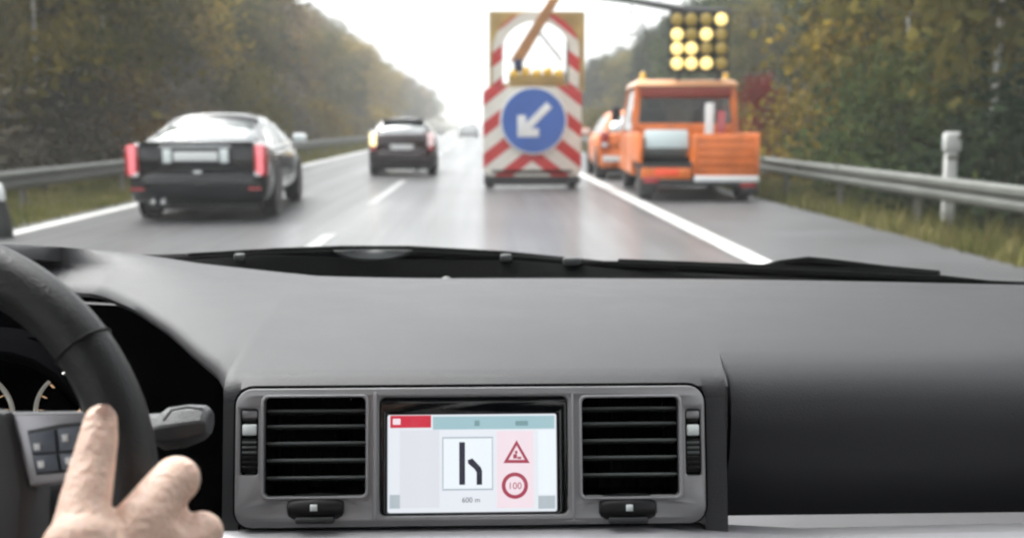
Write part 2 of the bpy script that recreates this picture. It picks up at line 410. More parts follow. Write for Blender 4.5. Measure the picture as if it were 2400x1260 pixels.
def trunk_mesh(name, seed, h, r, limbs, mt, base):
    rng = random.Random(seed); m = MB()
    bx, by = rng.uniform(-.4, .4), rng.uniform(-.4, .4)
    path = [(bx*t*t, by*t*t, -.4+t*(h*.92+.4)) for t in [i/7 for i in range(8)]]
    m.tube(path, [r*(1.25 if i == 0 else 1)*(1-.85*i/7) for i in range(8)], 7)
    for i in range(limbs):
        t = rng.uniform(base/h, .85); a = rng.uniform(0, 6.28); L = rng.uniform(.16, .30)*h*(1.15-t)
        o = Vector((bx*t*t, by*t*t, t*h*.92))
        e = o+Vector((math.cos(a)*L, math.sin(a)*L, L*rng.uniform(.3, .9)))
        m.tube([o, (o+e)/2+Vector((0, 0, -.05*L)), e], [r*.38*(1-t*.6), r*.25*(1-t*.6), r*.06], 5)
    return m.mesh(name, mt, angle=80)
VAR = {'deciduous': [], 'conifer': [], 'shrub': []}
for i in range(5):
    h = 10; VAR['deciduous'].append((trunk_mesh('trunk', i, h, .15, 12, M['bark'], 3.2), crown_mesh('crown', 10+i, h, 2.7+.3*(i % 3), 1.9, 60, 5200, .17)))
for i in range(3):
    h = 10; VAR['conifer'].append((trunk_mesh('trunk', 30+i, h, .14, 14, M['bark'], 2.5), crown_mesh('crown', 40+i, h, 2.2, 1.6, 75, 6200, .14, 'cone')))
for i in range(4):
    h = 2.6; VAR['shrub'].append((trunk_mesh('stem', 60+i, h, .035, 9, M['bark'], .2), crown_mesh('foliage', 70+i, h, 1.35, .12, 34, 2600, .085, 'bush')))
_birch = trunk_mesh('trunk', 91, 10, .085, 10, M['birch'], 4)
def tree(kind, x, y, height, width, mt, name, label, cat, group=None, var=0, trunk=None):
    tm, cm = VAR[kind][var % len(VAR[kind])]
    H0 = 2.6 if kind == 'shrub' else 10
    t = thing(name, label, cat, (x, y, ground_z(x, y)-.05), random.uniform(0, 6.28), group)
    t.scale = (width, width, height/H0)
    a = put(bpy.data.objects.new('stem' if kind == 'shrub' else 'trunk', trunk or tm), t)
    b = put(bpy.data.objects.new('foliage' if kind == 'shrub' else 'crown', cm), t)
    b.material_slots[0].link = 'OBJECT'; b.material_slots[0].material = M[mt]
    return t
random.seed(7)
def rows(side, ratio, specs):
    n = 0
    for X, y0, y1, step, grow, kinds, mode in specs:
        y = y0
        while y < y1:
            x = side*(X+random.uniform(-1.3, 1.3)); yy = y+random.uniform(-.25, .25)*step
            kd, mt = random.choice(kinds); near = yy < 45
            top = 1.1+ratio*abs(x)*random.uniform(.80, 1.06)
            sl = 'left' if side < 0 else 'right'
            if mode == 'shrub':
                hh = random.uniform(1.3, 2.9)
                tree('shrub', x, yy, hh, random.uniform(.8, 1.35), mt, 'shrub', f'low {COLW[mt]} shrub at the foot of the {sl} slope behind the guardrail', 'shrub', f'{COLW[mt]} shrubs at the foot of the {sl} slope', n)
            else:
                hh = max(5, top-ground_z(x, yy))
                kn = 'conifer' if kd == 'conifer' else 'broadleaf_tree'
                tree(kd, x, yy, hh, hh/10*random.uniform(.85, 1.2), mt, kn, f'{COLW[mt]} {"conifer" if kd == "conifer" else "broadleaf tree"} in the {"near" if near else "far"} forest on the {sl} slope', 'tree', f'{COLW[mt]} trees of the {"near" if near else "far"} forest, {sl} slope', n)
            n += 1; y += step; step *= grow
COLW = {'olive': 'olive green', 'brown': 'brown autumn', 'green': 'mid green', 'dark': 'dark green', 'yellow': 'yellow autumn', 'twig': 'bare grey brown', 'red': 'red autumn'}
Lk = [('deciduous', 'olive')]*4+[('deciduous', 'brown')]*2+[('deciduous', 'green')]*2+[('deciduous', 'yellow')]+[('conifer', 'dark')]
Rk = [('conifer', 'dark')]*4+[('deciduous', 'green')]*3+[('deciduous', 'olive')]*2
Sk = [('shrub', 'twig')]*4+[('shrub', 'olive')]*2+[('shrub', 'brown')]*2+[('shrub', 'yellow')]
Sr = [('shrub', 'twig')]*3+[('shrub', 'olive')]*3+[('shrub', 'brown')]+[('shrub', 'green')]*3+[('shrub', 'dark')]*2
rows(-1, .64, [(9.6, 13, 110, 2.0, 1.05, Sk, 'shrub'), (12.2, 18, 150, 2.6, 1.06, Sk, 'shrub'), (13.2, 20, 330, 3.6, 1.055, Lk, 'tree'), (17.5, 24, 300, 4.2, 1.055, Lk, 'tree'), (23, 32, 300, 5.2, 1.06, Lk, 'tree'), (31, 45, 260, 7, 1.06, Lk, 'tree')])
rows(1, .54, [(7.6, 9, 100, 1.7, 1.05, Sr, 'shrub'), (9.8, 12, 110, 2.2, 1.06, Sr, 'shrub'), (11, 14, 330, 3.2, 1.06, Rk, 'tree'), (15, 18, 300, 3.8, 1.06, Rk, 'tree'), (20.5, 24, 280, 4.8, 1.06, Rk, 'tree'), (28, 34, 260, 6.5, 1.06, Rk, 'tree')])
# single plants that stand out
p = at(1950, 300, 22); tree('shrub', p.x, p.y, 3.3, 1.05, 'yellow', 'shrub', 'tall yellow autumn shrub behind the guardrail right of the orange truck', 'shrub', None, 1)
p = at(1785, 300, 24); tree('deciduous', p.x, p.y, 2.6, .17, 'red', 'small_tree', 'small dark red autumn tree above the right corner of the orange truck', 'tree', None, 2)
p = at(2325, 300, 15.5); tree('deciduous', p.x, p.y, 9.5, .75, 'olive', 'birch_tree', 'slender birch with a pale trunk on the right slope behind the white post', 'tree', None, 3, _birch)

for px, Y, lab in ((2120, 21, 'slender birch with a pale trunk left of the white post on the right slope'), (250, 27, 'slender birch with a pale trunk on the left slope above the black sedan'), (90, 22, 'slender birch with a pale trunk on the left slope near the left picture edge')):
    p = at(px, 300, Y); tree('deciduous', p.x, p.y, 9, .7, 'olive', 'birch_tree', lab, 'tree', None, int(Y), _birch)
# ------------------------------------------------------------------ guardrails
def guardrail(label, X, side, ztop, y0, y1, step):
    t = thing('guardrail', label, 'guardrail', (X, 0, 0))
    hz = .26
    prof = [(0, 0), (.01, -.02), (.05, -.035), (.055, -.085), (.012, -.115), (.012, -.145), (.055, -.175), (.05, -.225), (.01, -.24), (0, -hz)]
    m = MB(); yy = [y0+(y1-y0)*i/40 for i in range(41)]
    m.loft([[(-side*p[0], y, ztop+p[1]) for p in prof]+[(-side*p[0]+side*.004, y, ztop+p[1]) for p in reversed(prof)] for y in yy])
    m.build('beam', M['steel'], t, angle=50)
    gz = ground_z(X, 20)
    pm = MB(); zc = (ztop+gz-.3)/2
    pm.box((side*.06, 0, zc), (.010, .10, ztop-gz+.3)); pm.box((side*.06-.025, -.05, zc), (.05, .008, ztop-gz+.3)); pm.box((side*.06-.025, .05, zc), (.05, .008, ztop-gz+.3))
    me = pm.mesh('post', M['post_steel'])
    sm = MB(); sm.box((side*.03, 0, ztop-.13), (.055, .07, .12)); se = sm.mesh('spacer', M['post_steel'])
    y = y0+.5
    while y < min(y1, 110):
        for nm, e in (('post', me), ('spacer', se)):
            o = put(bpy.data.objects.new(nm, e), t); o.location = (0, y, 0)
        y += step
guardrail('galvanised steel guardrail along the right verge', 5.0, 1, .54, 3.5, 320, 2.55)
guardrail('galvanised steel guardrail along the left verge behind the black sedan', -6.3, -1, .49, 6, 320, 4.0)

# white marker post behind the right rail
p = at(2226, 405, 12.1); gz = ground_z(p.x, 12.1)
t = thing('marker_post', 'white roadside marker post with a square head behind the right guardrail', 'post', (p.x, 12.1, gz))
ztop = at(2226, 310, 12.1).z-gz
MB().rbox((0, 0, (ztop-.2)/2-.05), (.135, .10, ztop-.2+.1), .02).build('shaft', M['post_white'], t)
MB().rbox((0, -.01, ztop-.115), (.20, .12, .23), .03).build('head', M['post_white'], t)
MB().box((0, -.053, ztop-.30), (.137, .004, .05)).build('band', M['post_steel'], t)
# dark post at the left edge of the view
p = at(-8, 556, 10.2)
t = thing('marker_post', 'dark rounded post with a pale top at the left edge line', 'post', (p.x, 10.2, 0))
MB().lathe([(.14, -.02), (.155, .02), (.15, .10), (.135, .20), (.115, .30), (.10, .36)], (0,0,0), (0,0,1)).build('base', M['trim'], t)
MB().lathe([(.10, .36), (.105, .37), (.10, .45), (.075, .52), (.03, .555), (.001, .56)], (0,0,0), (0,0,1)).build('cap', M['sign_white'], t)

# ------------------------------------------------------------------ overhead gantry on the right
GY = 42
t = thing('sign_gantry', 'dark steel gantry arm reaching over the shoulder from the trees', 'gantry', (at(1810, 200, GY).x, GY, 0))
def gl(px, py, dy=0): q = at(px, py, GY+dy); return (q.x-t.location.x, q.y-GY, q.z)
MB().tube([gl(1330, -14), gl(1480, 2), gl(1620, 26), gl(1810, 34)], [.10, .13, .16, .18], 8).build('arm', M['trim'], t)
MB().tube([(0, 0, -.5), (0, 0, gl(1810, 34)[2]+.2)], .17, 10).build('pole', M['post_steel'], t)
MB().tube([gl(1480, 2), gl(1480, 30)], .03, 6).build('hanger', M['trim'], t)
q = Vector(gl(1480, 56)); MB().lathe([(.44, 0), (.44, .05), (.38, .052), (.38, .0), (.44, 0)], q, (0, -1, 0), 28, False).build('round_sign', M['steel'], t)
q = Vector(gl(1762, 55)); MB().rbox(q+Vector((0, -.2, 0)), (.95, .08, .42), .02).build('small_panel', M['sign_white'], t)
MB().rbox(q+Vector((0, -.245, -.06)), (.80, .02, .16), .005).build('blue_band', M['sign_blue'], t)

# ================================================================== VEHICLES (local: origin under the rear, +y ahead)
def wheel(parent, x, y, r, w, name='wheel'):
    sgn = 1 if x > 0 else -1
    tyre = MB().lathe([(r*.62, -w/2), (r*.9, -w/2), (r*.98, -w*.38), (r, -w*.2), (r, w*.2), (r*.98, w*.38), (r*.9, w/2), (r*.62, w/2)], (x, y, r), (sgn, 0, 0), 28).build(name, M['tyre'], parent)
    MB().lathe([(r*.63, -w*.3), (r*.63, w*.40), (r*.56, w*.46), (r*.5, w*.32), (r*.16, w*.36), (r*.14, w*.46), (.001, w*.46)], (x, y, r), (sgn, 0, 0), 24).build('rim', M['alloy'], tyre)
def lerp(a, b, t): return Vector(a)*(1-t)+Vector(b)*t
def pane(q, ins, off, name, mt, parent):         # q: 4 corners; an inset pane set proud of the body
    a, b, c, d = [Vector(p) for p in q]
    n = (b-a).cross(d-a).normalized()
    cen = (a+b+c+d)/4
    if n.dot(cen-Vector((0, 2.2, .7))) < 0: n = -n
    def bil(u, v): return lerp(lerp(a, b, u), lerp(d, c, u), v)+n*off
    iu, iv = ins
    pts = []
    for u, v in ((iu, iv), (1-iu, iv), (1-iu, 1-iv), (iu, 1-iv)): pts.append(bil(u, v))
    m = MB().prism(pts, -n*(off+.012)); return m.build(name, mt, parent, bevel=.004)
def car(name, label, cat, loc, rz, p, paint, group=None, detail=True):
    t = thing(name, label, cat, loc, rz, group)
    L, W, H, zs = p['L'], p['W'], p['H'], p['zs']; hw = W/2; hatch = p.get('hatch', False)
    deck = p.get('deck', zs); hood = p.get('hood', zs-.12)
    def ring(y, k, zb, zt):
        q = [(0, zb), (.70, zb), (.90, zb+.03), (.985, zb+.14), (1, zb+.28), (1, zt-.22), (.985, zt-.10), (.95, zt-.03), (.86, zt), (.45, zt+.012), (0, zt+.016)]
        pts = [(x*hw*k, y, z) for x, z in q]+[(-x*hw*k, y, z) for x, z in reversed(q[1:-1])]
        return pts
    st = [(0.0, .90, .42, deck-.05), (.03, .945, .36, deck-.012), (.12, .98, .28, deck), (.45, 1, .22, deck+.005), (1.0, 1, .20, zs), (L*.5, 1, .20, zs), (L*.68, 1, .20, zs-.02), (L*.80, .99, .20, hood+.03), (L*.93, .95, .22, hood-.06), (L*.985, .86, .28, hood-.13), (L, .78, .34, hood-.19)]
    MB().loft([ring(*s) for s in st]).build('body', paint, t, angle=50)
    # rear bumper
    bm_ = MB(); rr = []
    for z, k, o in ((.24, .93, .02), (.30, .97, -.035), (.44, .985, -.055), (.54, .98, -.05), (.60, .965, .0)):
        rr.append([(hw*k*x, y+o if abs(x) < .9 else y+o*.3, z) for x, y in ((-1, .55), (-.995, .16), (-.93, .045), (-.6, 0), (0, -.012), (.6, 0), (.93, .045), (.995, .16), (1, .55))]+[(hw*.85, .55, z), (-hw*.85, .55, z)])
    bm_.loft(rr).build('bumper', paint, t, angle=60)
    # greenhouse
    y0, y1, y2, y3 = p['gh']                     # base rear, roof rear, roof front, base front
    wb, wt = hw*.93, hw*.68
    B = [(-wb, y0, zs-.02), (wb, y0, zs-.02), (wb, y3, zs-.04), (-wb, y3, zs-.04)]
    T = [(-wt, y1, H-.11), (wt, y1, H-.11), (wt, y2, H-.10), (-wt, y2, H-.10)]
    def grow(q, s, z):
        c = sum((Vector(v) for v in q), Vector())/4
        return [Vector((c.x+(v[0]-c.x)*s, c.y+(v[1]-c.y)*s, z)) for v in q]
    def seg(q, n=6, bow=.05, crown=0):                    # subdivide the ring, bow the ends in plan
        out = []
        for i in range(4):
            a, b = Vector(q[i]), Vector(q[(i+1) % 4])
            for j in range(n):
                u = j/n; v = a*(1-u)+b*u; s_ = 4*u*(1-u)*bow
                if i == 0: v.y -= s_
                if i == 2: v.y += s_
                v.z += crown*((4*u*(1-u)-.55) if i in (0, 2) else -.55)
                out.append(v)
        return out
    gh = MB(); CR = .075; gh.loft([seg(B), seg([lerp(a, b, .5)+Vector((0, 0, .015)) for a, b in zip(B, T)], crown=CR*.4), seg(T, crown=CR), seg(grow(T, .965, H-.065), crown=CR*.85), seg(grow(T, .88, H-.032), crown=CR*.6), seg(grow(T, .68, H-.010), crown=CR*.25), seg(grow(T, .35, H))])
    gh.build('roof', paint, t, angle=40)
    g = M['car_glass']
    def rear(b, tt, u0, u1, v0, v1, nm):          # bowed panes front and rear
        m = MB(); N = 8; rows_ = []
        sg = -1 if nm == 'rear_window' else 1
        nrm = Vector((0, sg*.6, .8)).normalized()
        for v in (v0, (v0+v1)/2, v1):
            r_ = []
            for i in range(N+1):
                u = u0+(u1-u0)*i/N
                q = lerp(lerp(b[0], b[1], u), lerp(tt[0], tt[1], u), v); q.y += sg*4*u*(1-u)*.05
                if abs(v-.5) < .3: q.z += .012
                q.z += CR*min(1, v*1.0)*(4*u*(1-u)-.55)
                r_.append(q+nrm*.016)
            rows_.append(r_)
        m.loft(rows_, False, False)
        o = m.build(nm, g, t); md = o.modifiers.new('thick', 'SOLIDIFY'); md.thickness = .008; md.offset = -1
    rear((B[0], B[1]), (T[0], T[1]), .07, .93, .10, .93, 'rear_window')
    rear((B[3], B[2]), (T[3], T[2]), .06, .94, .08, .95, 'front_window')
    for s, (a, b) in ((1, (1, 2)), (-1, (0, 3))):
        for u0, u1 in ((.10, .50), (.53, .90)):
            q = [lerp(B[a], B[b], u0), lerp(B[a], B[b], u1), lerp(T[a], T[b], u1), lerp(T[a], T[b], u0)]
            pane(q, (.03, .10), .012, 'side_window', g, t)
    for x in (-hw+.11, hw-.11):
        for y in (p.get('rw', .92), p.get('fw', L-.85)): wheel(t, x, y, p.get('wr', .31), .20)
    for s in (-1, 1):
        arch = MB().lathe([(.36, 0), (.36, .012), (.30, .014)], (s*(hw-.004), p.get('rw', .92), .33), (s, 0, 0), 24); arch.build('wheel_arch', M['trim'], t)
        arch = MB().lathe([(.36, 0), (.36, .012), (.30, .014)], (s*(hw-.004), p.get('fw', L-.85), .33), (s, 0, 0), 24); arch.build('wheel_arch', M['trim'], t)
        mr = MB().rbox((s*(hw+.09), y3-.42, zs+.05), (.20, .10, .13), .03).build('mirror', p.get('mirror', paint), t)
        MB().rbox((s*(hw+.09), y3-.475, zs+.05), (.17, .01, .105), .003).build('mirror_glass', M['white_lamp'], mr)
    for s in (-1, 1):
        for yy in (1.35, 2.35):
            if yy < L*.7: MB().box((s*hw*1.0005, yy, zs-.36), (.004, .010, .46)).build('door_gap', M['trim'], t)
        MB().rbox((s*(hw+.004), 1.55, zs-.17), (.03, .17, .03), .008).build('door_handle', paint, t)
    MB().box((0, 1.5, .17), (W*.8, L*.55, .08)).build('underside', M['trim'], t)
    return t

# -- black sedan, left lane
sd = dict(L=4.45, W=1.70, H=1.33, zs=.92, deck=.955, hood=.80, gh=(.55, 1.30, 2.55, 3.35), mirror=M['white_paint'])
SY = 11.8; SX = at(462, 420, SY).x
c = car('black_sedan', 'glossy black sedan with lit red tail lamps in the left lane', 'car', (SX, SY, 0), rad(4), sd, M['black_paint'])
c.scale = (.94, .94, .94)
hw = sd['W']/2
for s in (-1, 1):
    o = MB().rbox((s*(hw-.105), .030, .735), (.15, .10, .40), .035).build('tail_lamp', M['tail'], c)
    MB().rbox((s*(hw-.095), -.019, .745), (.075, .012, .34), .005).build('lit_strip', M['tail_on'], o)
    MB().rbox((s*(hw-.028), .085, .735), (.05, .17, .36), .02).build('side_lens', M['tail'], o)
    MB().rbox((s*(hw-.125), -.018, .575), (.08, .010, .05), .004).build('reversing_lens', M['white_lamp'], o)
MB().rbox((0, -.008, .795), (.84, .06, .185), .015).build('plate_recess', M['trim'], c)
MB().rbox((0, -.042, .79), (.52, .012, .112), .004).build('number_plate', M['plate'], c)
for s in (-1, 1): MB().rbox((s*.335, -.04, .795), (.10, .012, .165), .004).build('reversing_lamp', M['white_lamp'], c)
MB().rbox((0, -.03, .905), (.84, .03, .028), .008).build('boot_trim', M['chrome'], c)
MB().rbox((0, .0, .955), (1.36, .09, .03), .012).build('boot_lip', M['black_paint'], c)
MB().rbox((0, -.066, .47), (1.5, .02, .035), .008).build('bumper_strip', M['trim'], c)
MB().rbox((.02, -.072, .60), (.10, .012, .04), .005).build('badge', M['chrome'], c)
for x in (-.52, -.40): MB().tube([(x, -.05, .25), (x, .3, .25)], .032, 12).build('exhaust_pipe', M['chrome'], c)
for s in (-1, 1): MB().rbox((s*(hw-.16), -.062, .40), (.16, .015, .035), .006).build('reflector', M['tail'], c)

# -- maroon hatchback crossing the lane dashes, indicator on
hb = dict(L=3.75, W=1.54, H=1.33, zs=.93, deck=.95, hood=.84, gh=(.10, .52, 2.2, 3.0), rw=.62, fw=3.05, wr=.29)
HY = 22.3; HX = at(943, 400, HY).x
c = car('maroon_hatchback', 'dark maroon hatchback with its left indicator lit, straddling the dashed line', 'car', (HX, HY, 0), rad(1.5), hb, M['maroon'])
c.scale = (.94, .94, .94)
hw = hb['W']/2
for s, mm in ((-1, M['indicator']), (1, M['tail_pale'])):
    o = MB().rbox((s*(hw-.11), .02, .83), (.15, .10, .30), .035).build('tail_lamp', mm, c)
    MB().rbox((s*(hw-.11), .03, .63), (.15, .09, .13), .03).build('lower_lens', M['tail'], o)
MB().rbox((0, -.005, .66), (.60, .05, .16), .01).build('plate_recess', M['trim'], c)
MB().rbox((0, -.035, .655), (.52, .012, .11), .004).build('number_plate', M['plate'], c)
MB().rbox((0, .50, 1.285), (1.0, .22, .035), .012).build('roof_spoiler', M['maroon'], c)
MB().rbox((0, -.058, .42), (1.36, .02, .05), .008).build('bumper_strip', M['trim'], c)
MB().tube([(0, .02, 1.0), (.35, .20, 1.13)], .008, 6).build('rear_wiper', M['trim'], c)

# -- orange compact car ahead of the truck
oc = dict(L=3.7, W=1.66, H=1.40, zs=.90, deck=.93, hood=.82, gh=(.08, .42, 2.2, 2.95), rw=.62, fw=3.0, wr=.29)
OY = 20.5; OX = at(1402, 420, OY).x+.83
c = car('orange_hatchback', 'orange hatchback on the shoulder, half hidden behind the orange truck', 'car', (OX, OY, 0), rad(-2), oc, M['orange'])
for s in (-1, 1):
    o = MB().rbox((s*.71, .02, .78), (.17, .10, .34), .03).build('tail_lamp', M['tail'], c)
    MB().rbox((s*.71, -.034, .70), (.12, .02, .08), .01).build('reversing_lens', M['white_lamp'], o)
MB().rbox((0, -.05, .42), (1.5, .04, .12), .02).build('bumper_strip', M['white_lamp'], c)
MB().rbox((0, -.035, .66), (.52, .012, .11), .004).build('number_plate', M['plate'], c)

# -- white car far ahead
WY = 92
c = car('white_car', 'small white car far ahead on the road', 'car', (at(1098, 300, WY).x, WY, 0), 0, dict(hb, W=1.7, H=1.5), M['white_paint'])

# -- orange service pickup on the shoulder
PY = 14.7; q = at(1637, 470, PY)
c = thing('orange_pickup', 'orange service pickup on the shoulder with a yellow lamp arrow above its cab', 'truck', (q.x, PY, 0), rad(-3.5))
PW = 1.70; ph = PW/2; bedL = 1.5
O = M['orange']
MB().rbox((0, bedL/2+.02, .50), (PW-.06, bedL, .10), .015).build('bed_floor', M['trim'], c)
MB().rbox((0, 1.9, .36), (.9, 3.6, .16), .03).build('chassis', M['trim'], c)
for s in (-1, 1):
    MB().rbox((s*(ph-.02), bedL/2+.03, .76), (.04, bedL, .44), .012).build('bed_side', O, c)
x0, x1 = -.10, ph                                 # tailgate on the right half
tg = MB().rbox(((x0+x1)/2, -.02, .67), (x1-x0, .05, .60), .015).build('tailgate', O, c)
for z in (.45, .56, .67, .78, .89): MB().rbox(((x0+x1)/2, -.052, z), (x1-x0-.12, .022, .035), .008).build('tailgate_rib', O, tg)
for x in (x0+.04, x1-.04): MB().rbox((x, -.052, .67), (.05, .026, .56), .008).build('tailgate_rib', O, tg)
MB().rbox((-.475, 0, .40), (.72, .05, .16), .02).build('lower_tail', O, c)
MB().rbox((-.475, .12, .56), (.70, .05, .16), .01).build('opening_shade', M['cavity'], c)  # solid black slab painting the shade inside the open bed
crate = MB(); mm = Matrix.Rotation(rad(-28), 3, 'X')
crate.rbox((-.46, .30, .80), (.62, .42, .30), .02, mm); crate.build('equipment_lid', mat('pale_lid', (.34, .40, .41), .5), c)
MB().rbox((-.46, .42, .68), (.58, .45, .18), .02).build('equipment_box', M['steel'], c)
MB().rbox((.38, -.06, .33), (.92, .07, .09), .015).build('bumper', M['white_paint'], c)
MB().rbox((0, .0, .27), (1.66, .09, .09), .015).build('rear_beam', M['trim'], c)
for s in (-1, 1): MB().rbox((s*(ph-.16), -.045, .31 if s < 0 else .25), (.22, .03, .09), .01).build('tail_lamp', M['tail'], c)
MB().rbox((-.47, -.03, .42), (.34, .012, .09), .004).build('warning_panel', mat('red_orange_lamp', (.6, .05, .02), .25, emit=.35, ecol=(1, .12, .04)), c)
for s in (-1, 1):
    for y in (.55, 3.4): wheel(c, s*(ph-.13), y, .30, .20)
    MB().rbox((s*(ph-.13), -.03, .22), (.24, .015, .22), .004).build('mudflap', M['trim'], c)
# cab with a rear window opening
cy0, cy1, ct = bedL+.08, 3.95, 1.80
cab = MB()
lower = [(-ph, cy0), (ph, cy0), (ph, cy1), (-ph, cy1)]
def rg(z, k, a=0, b=0): return [(x*k, (y+a if y == cy0 else y-b), z) for x, y in lower]
cab.loft([rg(.30, 1), rg(.96, 1)]); cab.build('cab', O, c, bevel=.03)
for x in (-1, 1):
    for y, nm in ((cy0+.04, 'rear_pillar'), (cy1-.5, 'front_pillar')):
        MB().loft([[(x*(ph-.05)+dx, y+dy, .95) for dx, dy in ((-.05, -.04), (.05, -.04), (.05, .06), (-.05, .06))], [(x*(ph-.11)+dx, y+dy+(-.3 if nm[0] == 'f' else .03), 1.70) for dx, dy in ((-.06, -.04), (.05, -.04), (.05, .06), (-.06, .06))]]).build(nm, O, c, bevel=.012)
MB().rbox((0, cy0+.05, 1.02), (PW-.06, .06, .20), .02).build('rear_panel', O, c)
MB().rbox((0, cy0+.02, 1.60), (PW-.26, .05, .17), .02).build('header_panel', mat('header_red', (.22, .028, .015), .4), c)
rf = MB(); rf.loft([[(x*(ph-.03), y, z) for x, y in ((-1, cy0-.02), (1, cy0-.02), (1, cy1-.75), (-1, cy1-.75))] for z in (1.69, 1.73)]+[[(x*(ph-.10), y, ct) for x, y in ((-1, cy0+.06), (1, cy0+.06), (1, cy1-.85), (-1, cy1-.85))]])
rf.build('cab_roof', mat('sky_sheen_orange', (.62, .30, .14), .35, coat=.5), c, bevel=.02)  # paler orange: the sky's reflection painted into the roof colour
pane([(-ph+.12, cy0+.055, 1.10), (ph-.12, cy0+.055, 1.10), (ph-.16, cy0+.09, 1.61), (-ph+.16, cy0+.09, 1.61)], (0, 0), .01, 'rear_window', glass_mat('cab_glass', (.5, .54, .54), .04), c)
pane([(-ph+.10, cy1-.42, 1.0), (ph-.10, cy1-.42, 1.0), (ph-.16, cy1-.80, 1.66), (-ph+.16, cy1-.80, 1.66)], (0, 0), .01, 'front_window', glass_mat('cab_glass_front', (.75, .8, .8), .06), c)
for s in (-1, 1):
    pane([(s*(ph-.02), cy0+.16, 1.0), (s*(ph-.02), cy1-.55, 1.0), (s*(ph-.08), cy1-.9, 1.64), (s*(ph-.08), cy0+.2, 1.64)], (0, 0), .006, 'side_window', M['car_glass'], c)
    st_ = MB(); st_.rbox((s*.42, cy0+.75, 1.05), (.46, .14, .62), .05); st_.rbox((s*.42, cy0+.76, 1.43), (.26, .10, .17), .04)
    st_.build('seat', M['black'] if s < 0 else mat('pale_seat', (.42, .34, .33), .8), c)
    MB().rbox((s*(ph+.13), cy1-.75, 1.28), (.16, .10, .26), .03).build('mirror', M['trim'], c)
# load in the bed and beacons
for x, z1, mm_ in ((.28, 1.42, M['sign_white']), (.46, 1.30, M['tail'])):
    MB().rbox((x, .95, (z1+.55)/2), (.13, .04, z1-.55), .01).build('beacon_board', mm_, c)
for x in (-.62, .05): MB().lathe([(.10, 0), (.10, .02), (.055, .03), (.015, .36), (.001, .37)], (x, .85, .55), (0, 0, 1), 16).build('traffic_cone', M['orange'], c)
MB().rbox((.45, .55, .70), (.5, .5, .28), .02).build('tool_box', M['trim'], c)
for x in (-.66, .66): MB().lathe([(.06, 0), (.06, .03), (.05, .04), (.045, .12), (.02, .14), (.001, .142)], (x, cy0+.25, ct-.01), (0, 0, 1), 16).build('beacon', M['amber_off'], c)
# lamp arrow on a frame above the cab
def lx(px, py): v = at(px, py, 16.2); return v.x-q.x-.095, v.z
ly = 16.2-PY+.06
fx0, _ = lx(1572, 100); fx1, _ = lx(1709, 100); _, fz1 = lx(1640, 26); _, fz0 = lx(1640, 168)
fr = thing('arrow_board', 'yellow lamp arrow board pointing down left above the orange pickup cab', 'light board', (q.x, PY, 0), rad(-3.5))
for x in (fx0, fx1): MB().box((x, ly+.05, (fz0+fz1)/2), (.025, .04, fz1-fz0)).build('frame_bar', M['trim'], fr)
for z in (fz0, fz1): MB().box(((fx0+fx1)/2, ly+.05, z), (fx1-fx0-.03, .04, .025)).build('frame_bar', M['trim'], fr)
for x in (fx0+.15, fx1-.15): MB().box((x, ly+.05, (fz0+ct)/2-.01), (.05, .05, fz0-ct)).build('leg', M['trim'], fr)
MB().box(((fx0+fx1)/2, ly+.135, (fz0+fz1)/2), (fx1-fx0-.03, .02, fz1-fz0-.03)).build('backing', mat('board_back', (.05, .045, .015), .6), fr)
lit = {(0, 1), (0, 2), (0, 3), (1, 3), (2, 3), (3, 0), (2, 1), (1, 2)}
housing = MB().lathe([(.095, -.10), (.108, -.08), (.108, 0), (.097, .0), (.095, -.02)], (0, 0, 0), (0, -1, 0), 20).mesh('lamp_housing', M['trim'])
lens = {k: MB().lathe([(.094, -.02), (.094, .0), (.068, .022), (.001, .03)], (0, 0, 0), (0, -1, 0), 20).mesh('lamp_lens', M[k]) for k in ('amber_on', 'amber_dim')}
for r_, py in enumerate((45, 80, 113, 148)):
    x_, z = lx(1640, py)
    MB().box(((fx0+fx1)/2, ly+.11, z), (fx1-fx0-.045, .02, .035)).build('cross_bar', M['ochre'], fr)
    for k_, px in enumerate((1589, 1622, 1657, 1692)):
        x, z = lx(px, py)
        h_ = put(bpy.data.objects.new('lamp', housing), fr); h_.location = (x, ly, z)
        l_ = put(bpy.data.objects.new('lens', lens['amber_on' if (k_, r_) in lit else 'amber_dim']), h_)

# -- mobile warning trailer
TY = 18.0; q = at(1247, 440, TY)
t = thing('warning_trailer', 'red and white chevron warning trailer with a blue arrow sign in the right lane', 'trailer', (q.x, TY, 0))
def tx(px, py, Y=TY): v = at(px, py, Y); return v.x-q.x, v.z
bx0, bz1 = tx(1132, 203); bx1, bz0 = tx(1362, 413)
MX = Matrix(((1, 0, 0, 0), (0, 0, -1, 0), (0, 1, 0, 0), (0, 0, 0, 1)))    # plate xy -> xz, front towards -y
def tplate(name, outer, holes, thick, bev, mt, y, parent):
    me = plate_mesh(name, outer, holes, thick, bev, mt, Matrix.Translation((0, y, 0)) @ MX)
    return put(bpy.data.objects.new(name, me), parent)
tplate('chevron_board', rrect(bx0, bz0, bx1, bz1, .14), [], .05, .006, M['chevron'], 0, t)
ux0, uz1 = tx(1146, 26); ux1, uz0 = tx(1370, 200)
acx, acz = tx(1256, 118); R1, R2 = 100/133, 76/133
def arch(r, zb): return [(acx-r, zb)]+[(acx-r*math.cos(rad(a)), acz+r*.86*math.sin(rad(a))) for a in range(0, 181, 12)]+[(acx+r, zb)]
uo = [(ux0, uz0-.1), (ux1, uz0-.1), (ux1, uz1-.02), (ux1-.02, uz1), (ux0+.02, uz1), (ux0, uz1-.02)]
tplate('upper_panel', uo, [list(reversed(arch(R2+.06, uz0+.03)))], .04, .004, M['ochre'], .05, t)
ro = arch(R1, uz0-.02); ri = arch(R2, uz0-.02)
